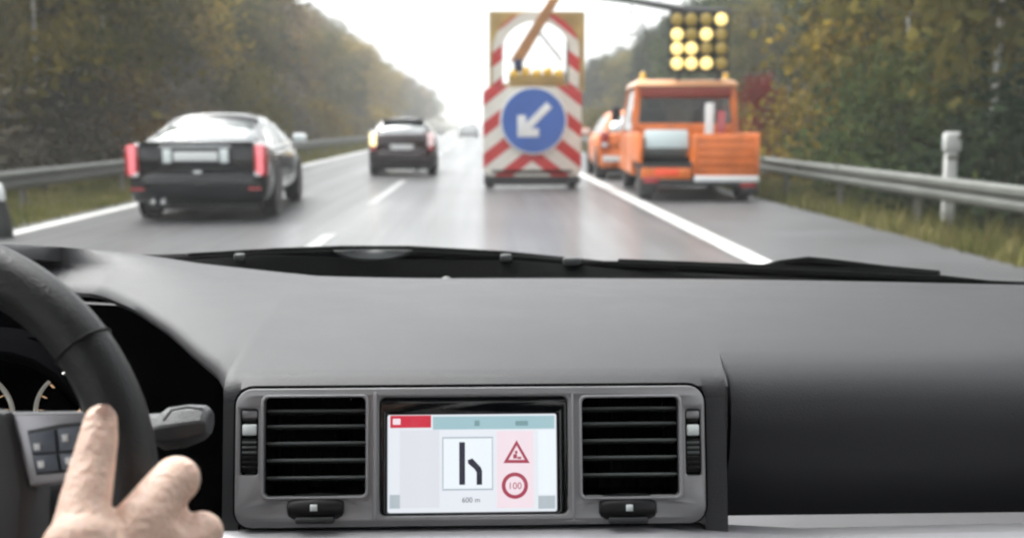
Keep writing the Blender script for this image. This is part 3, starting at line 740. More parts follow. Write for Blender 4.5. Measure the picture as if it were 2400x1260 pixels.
ring_m = MB(); n_ = len(ro)
ring_m.loft([[(o[0], -.01, o[1]) for o in ro], [(o[0], -.01, o[1]) for o in ri], [(o[0], .045, o[1]) for o in ri], [(o[0], .045, o[1]) for o in ro], [(o[0], -.01, o[1]) for o in ro]], False, False)
ring_m.build('arch_ring', M['chevron'], t)
a0, a1 = Vector((tx(1207, 150)[0], -.06, tx(1207, 150)[1])), Vector((tx(1306, -12)[0], -.06, tx(1306, -12)[1]))
dr = (a1-a0).normalized(); nr = Vector((-dr.z, 0, dr.x))
MB().prism([a0-nr*.10, a0+nr*.10, a1+nr*.08, a1-nr*.08], (0, .05, 0)).build('diagonal_arm', mat('brown_orange', (.40, .19, .07), .5, var=.2), t, bevel=.01)
e0 = Vector((tx(1262, 75)[0], -.03, tx(1262, 75)[1])); e1 = Vector((tx(1318, 145)[0], -.03, tx(1318, 145)[1]))
MB().tube([e0, e1], .022, 8).build('cross_rod', M['post_steel'], t)
v_ = tx(1214, 155); MB().rbox((v_[0], -.10, v_[1]), (.15, .10, .22), .03).build('control_box', mat('dark_blue_box', (.02, .025, .07), .4), t)
v0, v1 = tx(1192, 186), tx(1322, 186)
MB().rbox(((v0[0]+v1[0])/2, -.05, v0[1]), (v1[0]-v0[0], .06, .17), .015).build('lamp_bar', M['ochre'], t)
for i in range(5):
    x = v0[0]+.1+(v1[0]-v0[0]-.2)*i/4; z = v0[1]+.10+.03*(i % 2)
    b_ = MB().lathe([(.075, -.05), (.085, .0), (.08, .015), (.06, .05), (.001, .065)], (x, -.09, z), (0, -1, 0), 16).build('warning_lamp', M['amber_off'], t)
# blue arrow sign
sc_, sz_ = tx(1250, 283); Rs = 78/133
MB().lathe([(Rs, -.03), (Rs, .0), (Rs-.012, .012), (.001, .012)], (sc_, -.055, sz_), (0, -1, 0), 48).build('sign_rim', M['sign_white'], t)
MB().lathe([(Rs-.035, .0), (Rs-.035, .006), (.001, .006)], (sc_, -.067, sz_), (0, -1, 0), 48).build('sign_face', M['sign_blue'], t)
def arrow_pts(s):                                # arrow pointing to the lower left
    raw = [(.62, .0), (.02, .0), (.02, .26), (-.60, -.0)]
    body = [(-.62, 0), (-.14, .46), (-.14-.0, .13), (.66, .13), (.66, -.13), (-.14, -.13), (-.14, -.46)]
    # open 'L' head: broad barbs along the two edges of the head
    head = [(-.66, 0), (-.22, .44), (-.05, .27), (-.20, .11), (.64, .11), (.64, -.11), (-.20, -.11), (-.05, -.27), (-.22, -.44)]
    ca, sa = math.cos(rad(45)), math.sin(rad(45))
    return [((x*ca-y*sa)*s, (x*sa+y*ca)*s) for x, y in head]
tplate('arrow', [(sc_+x, sz_+z) for x, z in arrow_pts(Rs*1.02)], [], .006, .001, M['sign_white'], -.0795, t)
# running gear
MB().rbox((0, .55, .28), (1.45, 1.1, .10), .02).build('chassis', M['trim'], t)
for s in (-1, 1):
    wheel(t, s*.74, .45, .24, .19)
    MB().rbox((s*.74, -.01, .13), (.22, .02, .10), .006).build('mudguard', M['trim'], t)
    MB().tube([(s*.55, .06, 1.6), (s*.45, 1.0, .33)], .03, 8).build('strut', M['post_steel'], t)
    MB().box((s*.62, .10, 1.65), (.06, .05, 2.7)).build('upright', M['post_steel'], t)
MB().rbox((0, .06, .13), (1.62, .06, .17), .01).build('rear_bar', M['trim'], t)
MB().tube([(0, 1.1, .3), (0, 3.2, .42)], .045, 8).build('drawbar', M['trim'], t)

# ================================================================== OWN CAR: INTERIOR
def smooth(a, b, x): u = min(1, max(0, (x-a)/(b-a))); return u*u*(3-2*u)
def base_y(x): return 1.66-.30*(x/.75)**2
def base_z(x): return .849+(.16*x*x if x < 0 else .045*x*x)
PAN_T, PAN_B = at(1100, 912, .942), None
TILT = rad(12)
p_n = Vector((0, -math.cos(TILT), math.sin(TILT))); p_up = Vector((0, math.sin(TILT), math.cos(TILT)))
p_o = PAN_T.copy()
PM = Matrix(((1, p_up.x, p_n.x, p_o.x), (0, p_up.y, p_n.y, p_o.y), (0, p_up.z, p_n.z, p_o.z), (0, 0, 0, 1)))
def pl(px, py, depth=0):                          # pixel -> local (x, up) on the centre panel plane
    v = on_plane(px, py, p_o+p_n*depth, p_n)-p_o
    return v.x, v.dot(p_up)
HX0, HX1 = at(556, 1000, .93).x, at(1654, 1000, .93).x     # panel recess
SX0, SX1 = at(514, 1000, .93).x, at(1716, 1000, .93).x     # centre fascia
def front_edge(x):
    if x > SX0: return .955
    xs_ = [-.90, -.62, -.52, -.43, -.36, -.30, -.265, SX0]; ysv = [1.44, 1.43, 1.385, 1.275, 1.175, 1.07, 1.01, .955]
    return float(np.interp(x, xs_, ysv))
def profile(x):
    yb, zb, yf = base_y(x), base_z(x), front_edge(x)
    hump = .02*smooth(-.25, -.5, x)
    zf = .866+hump
    pts = [(yb+.05, zb-.012), (yb, zb)]
    for s in (.2, .4, .6, .78, .9): 
        y = yb+(yf+.05-yb)*s
        zz = zb+(zf+.004-zb)*smooth(0, 1, s)+.027*math.sin(math.pi*s**.85)
        pts.append((y, zz))
    if x > SX1:                                   # passenger side rolls over into the glovebox face
        pts += [(1.015, .8705), (.993, .862), (.978, .850), (.970, .832), (.967, .806), (.970, .778), (.980, .750), (.996, .705)]
    elif HX0 < x < HX1:
        pts += [(yf+.018, zf-.001), (yf+.004, zf-.006), (yf-.006, zf-.013), (yf-.006, zf-.018), (1.07, .846), (1.07, .80), (1.07, .75), (1.07, .70)]
    elif x > SX0:
        pts += [(yf+.018, zf-.001), (yf+.004, zf-.006), (yf-.006, zf-.014), (yf-.0085, zf-.024), (yf-.014, .815), (yf-.0215, .78), (yf-.030, .74), (yf-.0385, .70)]
    else:
        pts += [(yf+.018, zf-.001), (yf+.006, zf-.006), (yf, zf-.013), (yf+.004, zf-.019), (yf+.014, zf-.021), (yf+.04, zf-.021), (yf+.06, zf-.021), (yf+.075, zf-.021)]
    return pts
xs_ = [-.86, -.75, -.68, -.62]+[-.60+.0125*i for i in range(28)]+[ SX0-.0015, SX0+.0005, (SX0+HX0)/2, HX0-.0008, HX0+.0008]
xs_ += [HX0+(HX1-HX0)*i/14 for i in range(1, 14)]+[HX1-.0008, HX1+.0008, (HX1+SX1)/2, SX1-.003, SX1-.0005]
xs_ += [SX1+.006, SX1+.010, SX1+.02]+[SX1+.03+(.86-SX1-.03)*i/14 for i in range(15)]
def groove(x, pts):
    if SX1-.001 < x < SX1+.008: return pts[:10]+[(y+.012 if i > 1 else y+.005, z) for i, (y, z) in enumerate(pts[10:])]
    return pts
dash = thing('dashboard', 'grey padded dashboard below the windshield', 'dashboard')
m = MB(); m.loft([[(x, y, z) for y, z in groove(x, profile(x))] for x in xs_], False, False)
pad = m.build('upper_pad', M['pad'], dash, angle=50)
# dark glovebox skin, 1 mm proud of the rolled face
m = MB(); gx = [SX1+.008+(.86-SX1-.008)*i/20 for i in range(21)]
gp = [(.9695, .832), (.9665, .806), (.9692, .778), (.979, .750), (.995, .705)]
gp = [(.9935, .8622), (.9765, .8505)]+[(y-.0015, z) for y, z in gp]
m.loft([[(x, y, z) for y, z in gp] for x in gx], False, False)
m.build('glovebox_face', M['glove'], dash)
for xa, xb in ((SX0+.001, HX0-.001), (HX1+.001, SX1-.004)):
    m = MB(); m.loft([[(x, y-.0012, z) for y, z in profile((xa+xb)/2)[10:]] for x in (xa, (xa+xb)/2, xb)], False, False); m.build('side_fascia', M['fascia'], dash)
# recess around the instruments
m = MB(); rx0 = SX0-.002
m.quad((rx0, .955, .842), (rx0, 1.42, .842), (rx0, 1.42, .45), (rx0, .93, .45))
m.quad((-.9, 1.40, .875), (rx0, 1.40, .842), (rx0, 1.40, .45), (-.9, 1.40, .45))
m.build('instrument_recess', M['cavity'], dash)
MB().rbox((0, .99, .60), (.46, .10, .16), .01).build('lower_console', M['pad_dark'], dash)
# light sensor dome near the glass
v = at(1046, 655, 1.62); MB().lathe([(.008, -.012), (.008, .0), (.0065, .004), (.003, .0058), (.0005, .006)], (v.x, 1.625, base_z(v.x)+.004), (0, 0, 1), 18).build('light_sensor', M['steel'], dash)

# silver centre panel with openings
def prect(px0, py0, px1, py1, r, depth=0):
    x0, y1 = pl((px0), py0, depth); x1, y0 = pl(px1, py1, depth)
    return rrect(x0, y0, x1, y1, r)
def pplate(name, outer, holes, thick, bev, mt, depth, parent, **kw):
    me = plate_mesh(name, outer, holes, thick, bev, mt, PM @ Matrix.Translation((0, 0, depth)))
    return put(bpy.data.objects.new(name, me), parent, **kw)
pplate('gap_shadow', prect(549, 904, 1660, 1227, .018), [prect(575, 925, 1640, 1212, .01)], .003, .0005, M['cavity'], .0005, dash)  # dark plate added as a painted shadow gap around the panel
VL = (622, 931, 858, 1160); VR = (1362, 931, 1592, 1160); SC = (890, 931, 1332, 1203)
WLp = (566, 958, 606, 1112); WRp = (1604, 958, 1643, 1112); BL = (676, 1172, 806, 1204); BR = (1404, 1172, 1536, 1204)
hole = lambda q, r: prect(*q, r)
pplate('centre_panel', prect(555, 911, 1654, 1223, .016), [hole(VL, .005), hole(VR, .005), hole(SC, .006), hole(WLp, .003), hole(WRp, .003), hole(BL, .003), hole(BR, .003)], .010, .0016, M['silver'], .004, dash)
for q in (VL, VR): pplate('opening_trim', prect(q[0]-7, q[1]-6, q[2]+7, q[3]+6, .006), [hole(q, .0052)], .003, .001, M['trim_silver'], .0058, dash)
for x0_, x1_ in ((876, 884), (1338, 1346)): pplate('panel_rib', prect(x0_, 918, x1_, 1216, .001), [], .003, .0008, M['trim_silver'], .0056, dash)
# ledges below
def ledge(name, prof, x0, x1, mt, skew=0, n=14, xbend=None):
    m = MB(); m.loft([[(x, y, z+skew*(x-x0)+(xbend(x) if xbend else 0)) for y, z in prof] for x in [x0+(x1-x0)*i/n for i in range(n+1)]], False, False)
    o = m.build(name, mt, dash, angle=45); return o
za = at(1100, 1226, .918)
ledge('lower_trim', [(.945, za.z-.004), (.919, za.z-.001), (.914, za.z), (.900, za.z-.004), (.885, za.z-.013), (.872, za.z-.03), (.868, za.z-.06), (.90, za.z-.09)], SX0+.004, .86, M['trim_silver'], xbend=lambda x: -.004-.012*smooth(.19, .27, x)+.012*max(0, x-.27))
zb_ = za.z
ledge('lower_chrome_trim', [(.875, zb_-.042), (.868, zb_-.041), (.852, zb_-.049), (.843, zb_-.063), (.86, zb_-.10)], .205, .86, M['chrome'], skew=.012)

def air_vent(label, q, wq, bq, side):
    t = thing('air_vent', label, 'air vent', PM @ Vector((*pl((q[0]+q[2])/2, q[3]), -.002)))
    inv = Matrix.Translation(t.location).inverted()
    def add(name, m, mt, parent=t, **kw):
        m.v = [tuple(inv @ (PM @ Vector(v))) if parent is t else tuple(v) for v in m.v]
        return m.build(name, mt, parent, **kw)
    x0, y1 = pl(q[0], q[1]); x1, y0 = pl(q[2], q[3])
    D = -.055
    m = MB()
    e = .0006
    c_ = [(x0+e, y0+e), (x1-e, y0+e), (x1-e, y1-e), (x0+e, y1-e)]
    m.loft([[(*a, -.002) for a in c_], [(*a, D) for a in c_]], True, False); m.quad(*[(*a, D) for a in c_])
    add('housing', m, M['cavity'])
    for py in (967, 1003, 1043, 1083, 1124):
        _, yy = pl(700, py); mm = Matrix.Rotation(rad(-14), 3, 'X')
        add('slat', MB().rbox(((x0+x1)/2, yy, -.010), (x1-x0-.0016, .0026, .016), .0009, mm), M['slat'], bevel=0)
    for i in range(7):
        x = x0+(x1-x0)*(i+.5)/7
        add('fin', MB().box((x, (y0+y1)/2, -.040), (.0012, y1-y0-.002, .014)), M['cavity'])
    # vertical thumbwheel beside the opening
    a0, b1 = pl(wq[0], wq[1]); a1, b0 = pl(wq[2], wq[3]); xc = (a0+a1)/2; hgt = b1-b0
    wl_ = MB(); wl_.rbox((xc, b0+hgt*.30, -.002), (a1-a0-.0012, hgt*.52, .006), .0012); add('thumbwheel_slot', wl_, M['black'])
    for k_ in range(6): add('thumbwheel_tooth', MB().rbox((xc, b0+hgt*(.12+.075*k_), .0022), (a1-a0-.003, hgt*.035, .003), .0006), M['slat'] if k_ > 2 else M['black'])
    add('marker', MB().rbox((xc, b0+hgt*.685, .0015), (a1-a0-.003, hgt*.17, .005), .0015), M['white_lamp'])
    add('marker', MB().rbox((xc, b0+hgt*.83, .0005), (a1-a0-.004, hgt*.05, .004), .0008), M['black'])
    add('marker', MB().rbox((xc, b0+hgt*.92, .0005), (a1-a0-.002, hgt*.13, .004), .0012), M['silver'])
    # roller below the opening
    a0, b1 = pl(bq[0], bq[1]); a1, b0 = pl(bq[2], bq[3]); xc = (a0+a1)/2; yc = (b0+b1)/2; w = a1-a0-.0014
    add('roller', MB().lathe([(.0105, -w/2), (.0125, -w*.4), (.0135, 0), (.0125, w*.4), (.0105, w/2)], (xc, yc-.001, -.0045), (1, 0, 0), 28), M['black'])
    add('roller_mark', MB().rbox((xc+.001*side, yc+.001, .0086), (.0065, .006, .0012), .0004), M['white_lamp'])
    add('roller_lip', MB().rbox((xc, b0-.0042, .0065), (w*.72, .006, .006), .002), M['pad_dark'])
    return t
air_vent('black slatted air vent left of the screen, nearest the steering wheel', VL, WLp, BL, -1)
air_vent('black slatted air vent right of the screen, beside the glovebox', VR, WRp, BR, 1)

# navigation display
nav = thing('navigation_display', 'colour dashboard display showing a lane merge symbol and two road signs', 'display', PM @ Vector((*pl(1110, 1203), -.004)))
ninv = Matrix.Translation(nav.location).inverted()
def nplate(name, outer, holes, thick, bev, mt, depth, parent=nav):
    me = plate_mesh(name, outer, holes, thick, bev, mt, ninv @ PM @ Matrix.Translation((0, 0, depth)))
    return put(bpy.data.objects.new(name, me), parent)
def nr_(a, b, c_, d, r=.0003): return prect(a, b, c_, d, r)
DISP = (908, 972, 1306, 1198)
nplate('bezel', prect(891, 932, 1331, 1202, .005), [prect(*DISP, .002)], .012, .001, M['s_off'], .0005)
scr = nplate('screen', prect(904, 968, 1310, 1200, .001), [], .002, .0002, M['s_white'], -.0040)
dz = [-.0037]
def el(name, q, mt, r=.0002, lift=0): dz[0] += .00002; return nplate(name, prect(*q, r), [], .0002, .00002, M[mt], -.0037+.0002+lift, scr)
el('header_bar', (1014, 976, 1300, 1004), 's_blue'); el('red_tab', (914, 974, 1010, 1002), 's_red'); 
el('left_field', (936, 1008, 1030, 1190), 's_field'); el('pale_edge', (1262, 1008, 1304, 1158), 's_pale'); el('sign_field', (1164, 1010, 1252, 1190), 's_pink')
el('corner_key', (912, 1160, 938, 1192), 's_line'); el('corner_key', (1262, 1162, 1302, 1192), 's_line')
for a in ((1036, 1024, 1156, 1026.5), (1036, 1146, 1156, 1148.5), (1036, 1028, 1039, 1145), (1153, 1028, 1156, 1145)): el('symbol_box_edge', a, 's_line', .0001)
el('symbol_box', (1040, 1029, 1152, 1144), 's_pale')
L3 = .0003
el('lane_line', (1076, 1036, 1090, 1136), 's_mark', .0006, L3)
merge = [pl(*a) for a in ((1096, 1078), (1107, 1074), (1127, 1095), (1130, 1104), (1130, 1136), (1117, 1136), (1117, 1107), (1112, 1099), (1097, 1086))]
nplate('merging_lane', merge, [], .0002, .00002, M['s_mark'], -.0037+.0005, scr)
tri = lambda s: [pl(1211+a*s, 1065+b*s) for a, b in ((0, -34), (31, 20), (-31, 20))]
nplate('warning_triangle', tri(1), [], .0002, .00002, M['s_sign'], -.0032, scr)
nplate('triangle_field', tri(.62), [], .0002, .00002, M['s_pink'], -.0030, scr)
for a in ((1207, 1056, 1213, 1063), (1203, 1064, 1212, 1074), (1213, 1070, 1222, 1075)): el('worker_pictogram', a, 's_sign', .0003, .0009)
cc = lambda r: [pl(1207+r*math.cos(w), 1138+r*math.sin(w)) for w in [-2*math.pi*i/32 for i in range(32)]]
nplate('limit_ring', cc(31), [], .0002, .00002, M['s_sign'], -.0032, scr); nplate('limit_field', cc(22), [], .0002, .00002, M['s_pink'], -.0030, scr)
def ntext(name, txt, px, py, size, mt):
    x, y = pl(px, py); put(bpy.data.objects.new(name, text_mesh(name, txt, size, M[mt], ninv @ PM @ Matrix.Translation((x, y, -.0028)))), scr)
ntext('limit_text', '100', 1207, 1139, .0088, 's_sign'); ntext('distance_text', '600 m', 1104, 1172, .0068, 's_mark')
el('header_icon', (1112, 985, 1124, 998), 's_teal', .0004, .0003); el('header_icon', (1208, 986, 1238, 997), 's_teal', .0009, .0003)
el('tab_icon', (920, 981, 938, 995), 's_pink', .0006, .0003)

# instrument cluster
clu = thing('instrument_cluster', 'black instrument cluster with two ringed gauges behind the steering wheel', 'instruments', (-.39, 1.0, .70))
def cl(px, py, Y): v = at(px, py, Y); return Vector((v.x+.39, Y-1.0, v.z-.70))
CY = .99
m = MB(); a, b = cl(-360, 800, CY+.02), cl(250, 1240, CY+.02)
m.box(((a.x+b.x)/2, .035, (a.z+b.z)/2), (b.x-a.x, .02, a.z-b.z)); m.build('backplate', M['cavity'], clu)
hz0 = cl(0, 765, 1.05).z
hd = MB(); hd.loft([[(a.x+(cl(175, 760, 1.0+y).x-a.x)*u, y, hz0-.004-.05*(2*u-1)**4+dz_) for u in [i/12 for i in range(13)]] for y, dz_ in ((-.035, -.010), (-.03, -.002), (.0, .002), (.05, .004))], False, False)
o = hd.build('hood', M['cavity'], clu); md = o.modifiers.new('thick', 'SOLIDIFY'); md.thickness = .006
for gx_, nm in ((-72, -1), (190, 1)):
    c_ = cl(gx_, 968, CY); r_ = 104/2400*.99*1.04
    g_ = MB().lathe([(r_, 0), (r_, .004), (r_-.0016, .006), (r_-.0030, .004), (r_-.0030, 0)], c_, (0, -1, 0), 48, False).build('gauge_ring', M['gauge_ring'], clu)
    for k_ in range(13):
        w = rad(215-250*k_/12); d_ = Vector((math.cos(w), 0, math.sin(w)))
        MB().prism([c_+d_*r_*.80+Vector((-.001, -.002, 0)), c_+d_*r_*.80+Vector((.001, -.002, 0)), c_+d_*r_*.90+Vector((.001, -.002, 0)), c_+d_*r_*.90+Vector((-.001, -.002, 0))], (0, -.001, 0)).build('tick', M['gauge_mark'], g_)
    w = rad(100); d_ = Vector((math.cos(w), 0, math.sin(w)))
    MB().tube([c_+Vector((0, -.004, 0)), c_+d_*r_*.55+Vector((0, -.004, 0))], [.002, .0006], 6).build('needle', M['gauge_mark'], g_)

# steering wheel
WC = Vector((-.39, .62, .86)); WA = rad(20)
w_up = Vector((0, math.sin(WA), math.cos(WA))); w_n = Vector((0, -math.cos(WA), math.sin(WA)))
wheel_t = thing('steering_wheel', 'black leather steering wheel with silver spoke and keypad', 'steering wheel', WC)
WMAT = Matrix(((1, w_up.x, w_n.x, 0), (0, w_up.y, w_n.y, 0), (0, w_up.z, w_n.z, 0), (0, 0, 0, 1)))
RM, rm = .1695, .0185
rings = []
for i in range(97):
    w = 2*math.pi*i/96; d_ = Vector((math.cos(w), math.sin(w), 0))
    k_ = 1+.07*math.exp(-((math.degrees(w)-335) % 360-0)**2/300) if False else 1
    sec = []
    for j in range(16):
        a_ = 2*math.pi*j/16; rr_ = (rm*math.cos(a_), rm*.92*math.sin(a_))
        sec.append(WMAT @ (d_*(RM+rr_[0])+Vector((0, 0, rr_[1]))))
    rings.append(sec)
MB().loft(rings, True, False).build('rim', M['leather'], wheel_t, angle=180)
for w in (38, 142, 218, 322):                     # leather seams
    d_ = Vector((math.cos(rad(w)), math.sin(rad(w)), 0))
    MB().tube([WMAT @ (d_*(RM+(rm+.0004)*math.cos(a_))+Vector((0, 0, (rm*.92+.0004)*math.sin(a_)))) for a_ in [2*math.pi*j/20 for j in range(21)]], .0009, 6).build('seam', M['black'], wheel_t)
def pw(px, py, depth=0):
    o_ = WC+w_n*depth; v_ = on_plane(px, py, o_, w_n)-o_
    return v_.x, v_.dot(w_up)
def wplate(name, pix, thick, bev, mt, depth, parent=None):
    me = plate_mesh(name, [pw(*a, depth) for a in pix], [], thick, bev, mt, WMAT @ Matrix.Translation((0, 0, depth)))
    return put(bpy.data.objects.new(name, me), parent or wheel_t)
wplate('airbag_cover', [(-480, 930), (-60, 948), (12, 962), (34, 1040), (52, 1150), (46, 1290), (-40, 1420), (-420, 1440)], .05, .008, M['hub'], .012)
sp = wplate('spoke', [(22, 964), (250, 962), (300, 985), (300, 1110), (215, 1122), (66, 1140)], .018, .003, M['trim_silver'], .004)
wplate('keypad', [(62, 1008), (140, 992), (238, 984), (250, 1098), (160, 1106), (84, 1112)], .004, .001, M['pad_dark'], .0062, sp)
for q_ in ([(66, 1016), (128, 1006), (132, 1058), (74, 1062)], [(134, 1004), (232, 992), (238, 1050), (138, 1057)], [(76, 1066), (132, 1062), (138, 1102), (88, 1107)], [(139, 1062), (238, 1055), (244, 1094), (144, 1101)]):
    wplate('key', q_, .003, .0008, M['key'], .0082, sp)
for x_, y_ in ((86, 1047), (95, 1088), (152, 1026), (160, 1080)):
    wplate('key_icon', [(x_-8, y_-8), (x_+7, y_-9), (x_+8, y_+7), (x_-6, y_+8)], .0006, .0001, M['icon'], .0090, sp)
wplate('left_spoke', [(-700, 966), (-480, 968), (-480, 1140), (-690, 1110)], .018, .003, M['trim_silver'], .004)
MB().tube([WMAT @ Vector((0, 0, .0)), WMAT @ Vector((0, -.01, -.30))], [.055, .05], 20).build('column', M['black'], wheel_t)

# wiper stalk
stk = thing('column_stalk', 'dark grey column stalk sticking out right of the steering wheel', 'stalk', at(430, 1000, .76))
def sv(px, py, Y): return at(px, py, Y)-stk.location
rg_ = []
for px, top, bot, dep in ((130, 985, 1035, .022), (250, 975, 1040, .024), (375, 968, 1044, .028), (392, 955, 1052, .034), (440, 948, 1046, .034), (480, 950, 1030, .032), (494, 962, 1018, .026)):
    a, b = sv(px, top, .76), sv(px, bot, .76); c_ = (a+b)/2; hh = (a-b).length/2
    rg_.append([c_+Vector((0, math.cos(w)*dep/2*(1 if abs(math.cos(w)) < .95 else .9), math.sin(w)*hh)) for w in [rad(22.5+45*i) for i in range(8)]])
MB().loft(rg_).build('lever', M['hub'], stk, bevel=.0015)
MB().tube([sv(384, 984, .742), sv(402, 960, .742), sv(440, 953, .742), sv(476, 957, .742)], .0012, 6).build('edge_highlight', M['slat'], stk)

# ------------------------------------------------------------------ body shell of the own car
body = thing('car_body', 'own car body around the dashboard: windshield, cowl, pillars and roof', 'car body')
def ws(u, v):                                     # windshield surface: u across, v up
    xb = -.80+1.60*u; yb = base_y(xb)+.045; zb_ = base_z(xb)-.012
    xt = -.60+1.20*u; yt = .74-.10*(xt/.6)**2; zt = 1.42
    b, t_ = Vector((xb, yb, zb_)), Vector((xt, yt, zt)); p_ = b*(1-v)+t_*v
    return p_+Vector((0, .035, .05))*math.sin(math.pi*v)
m = MB(); m.loft([[ws(u, v) for u in [i/24 for i in range(25)]] for v in [j/12 for j in range(13)]], False, False)
m.build('windshield', M['windshield'], body, angle=180)
# cowl below the glass
m = MB(); cxs = [-.86+1.72*i/30 for i in range(31)]
m.loft([[(x, base_y(x)+dy, base_z(x)+dz_+(.030*smooth(-.60, -.30, x)*(1-smooth(.0, .45, x)) if dy > .06 else 0)) for dy, dz_ in ((.055, -.06), (.056, -.011), (.085, -.010), (.13, -.004), (.20, -.016), (.30, -.060), (.32, -.12))] for x in cxs], False, False)
m.build('cowl', M['wiper'], body)
m = MB(); hx = [-.78+1.56*i/16 for i in range(17)]
m.loft([[(x, base_y(x)*.5+.83+dy+(0 if dy < .6 else -.12*(x/.78)**2), z-.05*(x/.78)**2) for dy, z in ((.28, .775), (.5, .765), (.9, .725), (1.15, .66), (1.25, .56), (1.26, .40))] for x in hx], False, False)
m.build('bonnet', M['black_paint'], body, angle=60)
for s in (-1, 1):
    m = MB(); e = 0 if s < 0 else 1
    m.tube([ws(e, v)+Vector((s*.03, -.02, 0)) for v in (0, .25, .5, .75, 1)], [.045, .04, .036, .034, .034], 10)
    m.build('pillar', M['headliner'], body)
    m = MB(); m.loft([[(s*.80, y, z) for z in (.25, .88)] for y in (-1.2, 1.2)], False, False)
    o = m.build('door', M['pad_dark'], body); md = o.modifiers.new('t', 'SOLIDIFY'); md.thickness = .05
    m = MB().tube([(s*.80, -.25, .85), (s*.70, -.28, 1.2), (s*.60, -.30, 1.43)], .05, 8).build('pillar', M['headliner'], body)
rp = [(-.70, 1.36), (-.62, 1.43), (-.3, 1.46), (0, 1.465), (.3, 1.46), (.62, 1.43), (.70, 1.36)]
m = MB(); m.loft([[(x*k_, y, z) for x, z in rp] for y, k_ in ((.74, .93), (.3, 1), (-.4, 1), (-1.3, .95))], False, False)
o = m.build('roof', M['headliner'], body); md = o.modifiers.new('t', 'SOLIDIFY'); md.thickness = .03; md.offset = 1
MB().box((0, 0, .22), (1.6, 2.6, .04)).build('floor', M['black'], body)
for s in (-1, 1):
    st_ = MB(); mm = Matrix.Rotation(rad(-14), 3, 'X')
    st_.rbox((s*.37, -.62, .78), (.50, .16, .72), .05, mm); st_.rbox((s*.37, -.36, .46), (.50, .52, .16), .05); st_.build('seat', M['sleeve'], body)

# wipers lying at the foot of the glass
def wiper(label, pts, clips, armpts, rad_=.009):
    t = thing('windshield_wiper', label, 'wiper', pts[len(pts)//2])
    o_ = Vector(t.location)
    MB().tube([Vector(p_)-o_ for p_ in pts], [rad_*.5]+[rad_]*(len(pts)-2)+[rad_*.4], 8).build('blade', M['wiper'], t)
    MB().tube([Vector(p_)-o_+Vector((0, .004, rad_*.9)) for p_ in pts[1:-1]], rad_*.55, 6).build('spine', M['wiper'], t)
    if armpts: MB().tube([Vector(p_)-o_ for p_ in armpts], [.006]+[.008]*(len(armpts)-2)+[.011], 8).build('arm', M['wiper'], t)
    for p_, w in clips: MB().rbox(Vector(p_)-o_, (w, .016, .013), .004).build('clip', M['wiper_grey'], t)
def cw(px, py, dy=.10):                           # a point just outside the glass foot
    v = at(px, py, 1.72); x = v.x
    for _ in range(4): v = at(px, py, base_y(v.x)+dy)
    return v
wiper('black driver side wiper blade lying along the foot of the windshield', [cw(300, 622), cw(440, 612), cw(600, 602), cw(800, 596), cw(1000, 598), cw(1200, 608), cw(1400, 620)],
      [(cw(562, 603, .085), .018), (cw(1186, 604, .085), .020)], [cw(560, 598, .13), cw(640, 592, .13), cw(800, 586, .14), cw(960, 586, .14), cw(1180, 598, .14), cw(1420, 622, .14), cw(1560, 632, .14)])
wiper('black passenger side wiper blade on the right of the cowl', [cw(1280, 616), cw(1450, 622), cw(1700, 632), cw(1950, 643), cw(2200, 656), cw(2380, 668)],
      [(cw(1340, 612, .085), .03)], [cw(1780, 630, .13), cw(1830, 620, .13), cw(1895, 612, .13), cw(1970, 620, .13), cw(2080, 634, .13), cw(2200, 650, .13)], .008)
# grey spindle cap seen between the blades
v = cw(875, 594, .07)
cap = thing('wiper_spindle', 'grey curved spindle cover in the middle of the wiper', 'wiper cap', v)
m = MB(); m.loft([[(.066*math.cos(w)*k_, .012*k_-.012+.02*(1-k_), -.018*abs(math.sin(w))*k_+.006) for w in [math.pi*i/14 for i in range(15)]] for k_ in (1, .85, .5, .05)], False, False)
o = m.build('cover', M['wiper_grey'], cap); md = o.modifiers.new('t', 'SOLIDIFY'); md.thickness = .004

# ------------------------------------------------------------------ the driver's right hand
def capsule(m, a, b, ra, rb, seg=14):
    a, b = Vector(a), Vector(b); ax = (b-a); L = ax.length
    prof = []
    for i in range(6): w = math.pi/2*(1-i/5); prof.append((ra*math.cos(w), -ra*math.sin(w)))
    for i in range(6): w = math.pi/2*i/5; prof.append((rb*math.cos(w), L+rb*math.sin(w)))
    m.lathe(prof, a, ax, seg)
person = thing('person', "driver's bare right hand gripping the steering wheel, thumb on the spoke", 'person', at(260, 1500, .50))
po = Vector(person.location)
def hp(px, py, Y): return at(px, py, Y)-po
hand = MB()
def chain(pts):
    for (a, ra), (b, rb) in zip(pts, pts[1:]): capsule(hand, a, b, ra, rb)
wrist = hp(215, 1640, .485)
thumb = [(hp(235, 1480, .500), .024), (hp(190, 1290, .522), .0185), (hp(196, 1195, .538), .0140), (hp(218, 1088, .558), .0122), (hp(230, 1030, .568), .0110), (hp(236, 985, .575), .0094)]
index = [(hp(285, 1340, .530), .0185), (hp(330, 1228, .550), .0165), (hp(376, 1160, .568), .0138), (hp(412, 1124, .582), .0143), (hp(420, 1130, .612), .0118), (hp(400, 1150, .640), .0105), (hp(345, 1160, .655), .0095), (hp(300, 1165, .658), .0085)]
middle = [(hp(345, 1400, .535), .0185), (hp(405, 1305, .558), .0158), (hp(470, 1250, .578), .0135), (hp(474, 1256, .612), .0120), (hp(450, 1285, .640), .0105), (hp(380, 1290, .655), .0095)]
ring_f = [(hp(380, 1510, .535), .0175), (hp(440, 1440, .560), .0140), (hp(490, 1395, .580), .0122), (hp(490, 1400, .612), .0112), (hp(450, 1410, .640), .010), (hp(390, 1415, .650), .009)]
